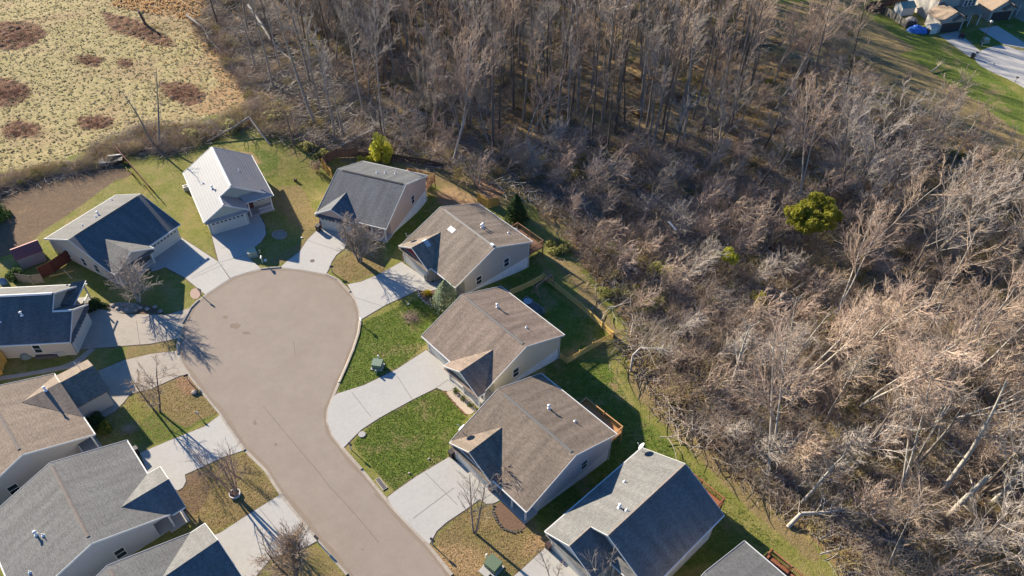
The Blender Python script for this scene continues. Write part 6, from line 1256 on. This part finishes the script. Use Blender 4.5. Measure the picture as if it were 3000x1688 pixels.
# air conditioners, basement hatch
def acunit(px, py, rz, label):
    o = empty('air_conditioner', at(px, py), R(rz), label, 'air conditioner', 'air conditioners beside the houses'); MB().box(-.42, .42, -.42, .42, 0, .75).build('case', mat('ac_grey', (.42, .42, .41), .5, stripe=('v', .08, .01)), o); MB().lathe((0, 0, .751), [(.34, 0), (.3, .03), (.08, .03), (0, .04)], 14).build('fan_grille', dark_trim, o); return o
acunit(175, 1037, 5, 'left air conditioner unit against the tan wall at left'); acunit(186, 1036, 5, 'right air conditioner unit against the tan wall at left'); acunit(547, 556, -60, 'air conditioner beside the lit slope of the silver-roofed house')
o = MB().box(-1.3, 1.3, -.55, .55, -.1, .45).build('cellar_hatch', mat('hatch_dark', (.09, .08, .08), .7)); o.location = at(142, 1042); o.rotation_euler = (0, 0, R(5)); tag(o, 'low dark storage box along the tan wall at the left', 'storage box')
o = MB().lathe((0, 0, 0), [(.3, 0), (.38, .3), (.3, .75), (0, .85)], 10).build('red_cushion', mat('red_fabric', (.5, .02, .03), .6)); o.location = at(37, 1042); tag(o, 'bright red covered object beside the golden fence at the left', 'cushion')
o = MB().lathe((0, 0, 0), [(.22, 0), (.3, .7), (.32, .72), (0, .8)], 12).build('grill', mat('green_pot', (.10, .17, .12), .6)); o.location = at(115, 1040); tag(o, 'small round green barrel between grill and storage box', 'barrel')
lump('storage_barrel', 12, 830, .5, .5, 1.0, mat('barrel_blue', (.1, .2, .35), .5), 'blue barrel behind the blue-shaded roof at the left edge', 'barrel', 6)
# sawhorse boards by the red fence
o = MB().bar((-1.6, 0, .5), (1.6, 0, .5), .16, .04).build('plank', pinef); o.location = at(185, 809); o.rotation_euler = (0, 0, R(22)); tag(o, 'long yellow plank lying below the dark red-brown fence', 'plank')
o = MB().bar((-1.3, 0, .1), (1.3, 0, .1), .1, .05).build('plank', mat('pale_plank', (.42, .36, .26), .8)); o.location = at(200, 806); o.rotation_euler = (0, 0, R(-42)); tag(o, 'thin pale plank crossing under the long yellow plank', 'plank')
# white and dark tub by the embankment
o = empty('utility_trailer', at(328, 478), R(12), 'overturned white and black trailer by the brush at the top of the embankment', 'trailer'); MB().box(-1.9, -.6, -.7, .7, .1, .6).build('white_body', mat('dirty_white', (.36, .38, .38), .7, noise=[(3, .8, (.15, .14, .12))]), o); b = MB(); b.slab([(-.55, -.7, .5), (2.0, -.7, .8), (2.0, .7, 1.1), (-.55, .7, .8)], .45); b.build('dark_body', mat('black_rubber', (.03, .03, .032), .6), o); MB().box(-.4, 1.8, .5, .75, 1.02, 1.14).build('lid', plasw, o)
# swing set and patio behind the rose-brown house
o = empty('swing_set', at(1592, 855), 0, 'pinkish timber swing frame in the shaded picket-fenced yard', 'swing set'); sw = mat('swing_timber', (.38, .20, .15), .8)
L_ = at(1572, 868); R__ = at(1607, 842); c_ = at(1592, 855); ax_ = (R__ - L_).normalized(); pr2 = Vector((-ax_.y, ax_.x, 0)); A0, B0 = -ax_ * 1.7, ax_ * 1.7
MB().bar(A0 + Vector((0, 0, 2.2)), B0 + Vector((0, 0, 2.2)), .12).build('beam', sw, o)
for e in (A0, B0):
    for s_ in (-1, 1): MB().bar(e + pr2 * 1.0 * s_, e + Vector((0, 0, 2.2)), .1).build('leg', sw, o)
    MB().bar(e + pr2 * -.6 + Vector((0, 0, .9)), e + pr2 * .6 + Vector((0, 0, .9)), .07).build('brace', sw, o)
add = bed([(1527, 882), (1545, 870), (1602, 914), (1588, 928)], mat('patio_dark', (.13, .12, .115), .9, noise=[(3, .6, (.2, .19, .18))]), 'path', .05)
ring([(1527, 880), (1545, 869), (1602, 913), (1590, 926)], .12, stone, 'low stone border of the dark patio behind the rose-brown roof', close=False, gap=.3)
o = empty('garden_table', at(1546, 893), 0, 'round pale blue table on the dark patio in the shaded yard', 'table'); MB().cyl((0, 0, .7), (0, 0, .74), .6, n=20).build('tabletop', mat('table_blue', (.3, .38, .42), .4), o); MB().cyl((0, 0, 0), (0, 0, .7), .05, n=8).build('leg', dark_trim, o); MB().cyl((0, 0, 0), (0, 0, .05), .3, n=12).build('base', dark_trim, o)
lump('covered_grill', 1588, 915, .6, .4, .9, mat('grey_cover', (.16, .2, .2), .7), 'grey covered grill at the right end of the dark patio', 'grill', 8, -40)
straw('grass_clump', 1596, 921, 'yellow grass clump at the patio corner in the shaded yard', .25, 1.1, 60, yelg, 230, 'grass clump', .015)
# things on decks
def onl(H, a, b, z): return H.matrix_basis @ Vector((a, b, z))
o = empty('patio_umbrella', onl(H4, 6.6, 15.4, 0), 0, 'folded grey-blue covered table on the raised brown deck', 'covered table'); MB().lathe((0, 0, 0), [(.55, .0), (.7, .7), (.75, .95), (.3, 1.15), (0, 1.2)], 10).build('cover', mat('cover_blue_grey', (.33, .39, .43), .6), o)
def chair(H, a, b, rz, label, m):
    o = empty('deck_chair', onl(H, a, b, 0.01), H.rotation_euler.z + R(rz), label, 'chair', 'chairs on the decks'); MB().box(-.28, .28, -.28, .28, .38, .44).build('seat', m, o); s_ = MB(); s_.slab([(-.28, .26, .44), (.28, .26, .44), (.28, .42, 1.0), (-.28, .42, 1.0)], .05, dirn=(0, 1, 0)); s_.build('backrest', m, o)
    for x in (-.25, .25):
        for y in (-.25, .25): MB().bar((x, y, 0), (x, y, .38), .05).build('leg', m, o)
    return o
dkr = mat('chair_maroon', (.10, .03, .03), .6); chair(H4, 8.4, 15.2, 40, 'dark chair on the raised brown deck', dark_trim); chair(H4, 9.4, 14.8, -30, 'second dark chair, nearest the corner of the raised brown deck', dkr)
chair(H8, 3.5, 15.0, 30, 'dark red chair nearest the left rail of the red-stained deck', dkr); chair(H8, 5.6, 15.2, -60, 'dark red chair in the middle of the red-stained deck', dkr)
o = empty('deck_table', onl(H8, 4.6, 14.9, .01), 0, 'round dark table between chairs on the red-stained deck', 'table'); MB().cyl((0, 0, .68), (0, 0, .72), .55, n=16).build('tabletop', mat('table_brown', (.16, .07, .05), .5), o); MB().cyl((0, 0, 0), (0, 0, .68), .05, n=8).build('leg', dark_trim, o)
chair(H7, -1.0, 8.6, 100, 'pale chair on the deck of the lower right grey house', mat('chair_pale', (.5, .42, .36), .6))
# storm drain by the lower right kerb
o = empty('storm_drain', at(1117, 1418), math.atan2((at(1135, 1441) - at(1100, 1395)).y, (at(1135, 1441) - at(1100, 1395)).x), 'dark storm drain inlet in the kerb right of the road', 'storm drain'); MB().box(-.85, .85, -.3, .3, -.1, .08).build('frame', kerbm, o); g_ = MB()
for i in range(9): g_.box(-.78 + i * .18, -.7 + i * .18, -.2, .2, .081, .1)
g_.build('grate', dark_trim, o)
# sign post at the lawn by the road, far street sign and street lamp
def signpost(px, py, rz, label, h=1.1, w_=.45, hh=.35, m=None):
    o = empty('sign', at(px, py), R(rz), label, 'sign'); MB().box(-.03, .03, -.03, .03, -.1, h + hh).build('post', greyp, o); MB().box(-w_ / 2, w_ / 2, -.055, -.031, h, h + hh).build('panel', m or plasw, o); return o
signpost(582, 1219, -20, 'small blank white yard sign near the left kerb of the road', .55, .5, .35)
signpost(2898, 214, 0, 'small white street sign on the kerb of the far cul-de-sac', 1.9, .35, .5)
o = empty('street_lamp', at(2871, 138), 0, 'tall street lamp with a pale globe by the far cul-de-sac', 'street lamp'); MB().cyl((0, 0, 0), (0, 0, 5.6), .09, .05, n=8).build('pole', dark_trim, o); MB().lathe((0, 0, 5.6), [(.1, 0), (.32, .2), (.3, .45), (0, .6)], 12).build('lamp_globe', plasw, o)
# quad bike on the far driveway
o = empty('quad_bike', at(2816, 110), R(60), 'dark quad bike parked beside the far left driveway', 'quad bike'); qb = mat('quad_black', (.02, .02, .022), .4); MB().box(-.75, .75, -.28, .28, .45, .75).build('body', qb, o); MB().box(-.6, .1, -.2, .2, .76, .92).build('seat', mat('quad_red', (.35, .03, .03), .5), o); MB().bar((.45, -.4, 1.1), (.45, .4, 1.1), .05).build('handlebar', qb, o); MB().bar((.55, 0, .75), (.45, 0, 1.1), .06).build('steering_column', qb, o)
for sx in (-.6, .6):
    for sy in (-.42, .42): MB().cyl((sx, sy - .1, .28), (sx, sy + .1, .28), .28, n=12).build('wheel', qb, o)
# white sheet caught on the thicket
o = MB().slab([(-.15, -.9, 0), (.15, -.9, 0), (.15, .9, .5), (-.15, .9, .5)], .05).build('metal_sheet', plasw); o.location = at(1960, 712) + Vector((0, 0, 3.2)); o.rotation_euler = (0, 0, R(35)); tag(o, 'white metal strip caught on top of the thicket', 'metal strip')
# white ground posts
for i, (a, b, lb) in enumerate(((1257, 1345, 'short pinkish stake in the lower front lawn'), (1199, 1387, 'small grey stone in the lower front lawn'))):
    rock(a, b, .16, lb, stone, 60 + i)

for i, (a, b, lb) in enumerate(((-150, 500, 'upper of the dark evergreens just beyond the left edge'), (-230, 570, 'middle dark evergreen beyond the left edge'), (-120, 590, 'nearest dark evergreen beyond the left edge, shading the embankment'), (-330, 620, 'farthest dark evergreen beyond the left edge'))):
    leafy('evergreen', a, b, lb, cone(3.4, 10.5, 1), 5200, .3, darkg, (9, .2), 'tree', 300 + i)

for cx, cy, rx, ry, sd in ((747, 1238, 5, 9, 1), (808, 1302, 4, 5, 2), (690, 955, 16, 9, 3), (660, 930, 9, 5, 4), (720, 975, 12, 5, 5), (1062, 1610, 4, 3, 6)):
    rr = random.Random(sd); P = [(cx + rx * math.cos(2 * math.pi * i / 14) * rr.uniform(.6, 1.3), cy + ry * math.sin(2 * math.pi * i / 14) * rr.uniform(.6, 1.3)) for i in range(14)]
    tag(add_flat('road_patch', pts(P), .019, mat('road_patch', (.195, .15, .11), .9, .2, noise=[(2, .8, (.235, .185, .145)), (12, .5, (.16, .12, .085))])), kind='structure')
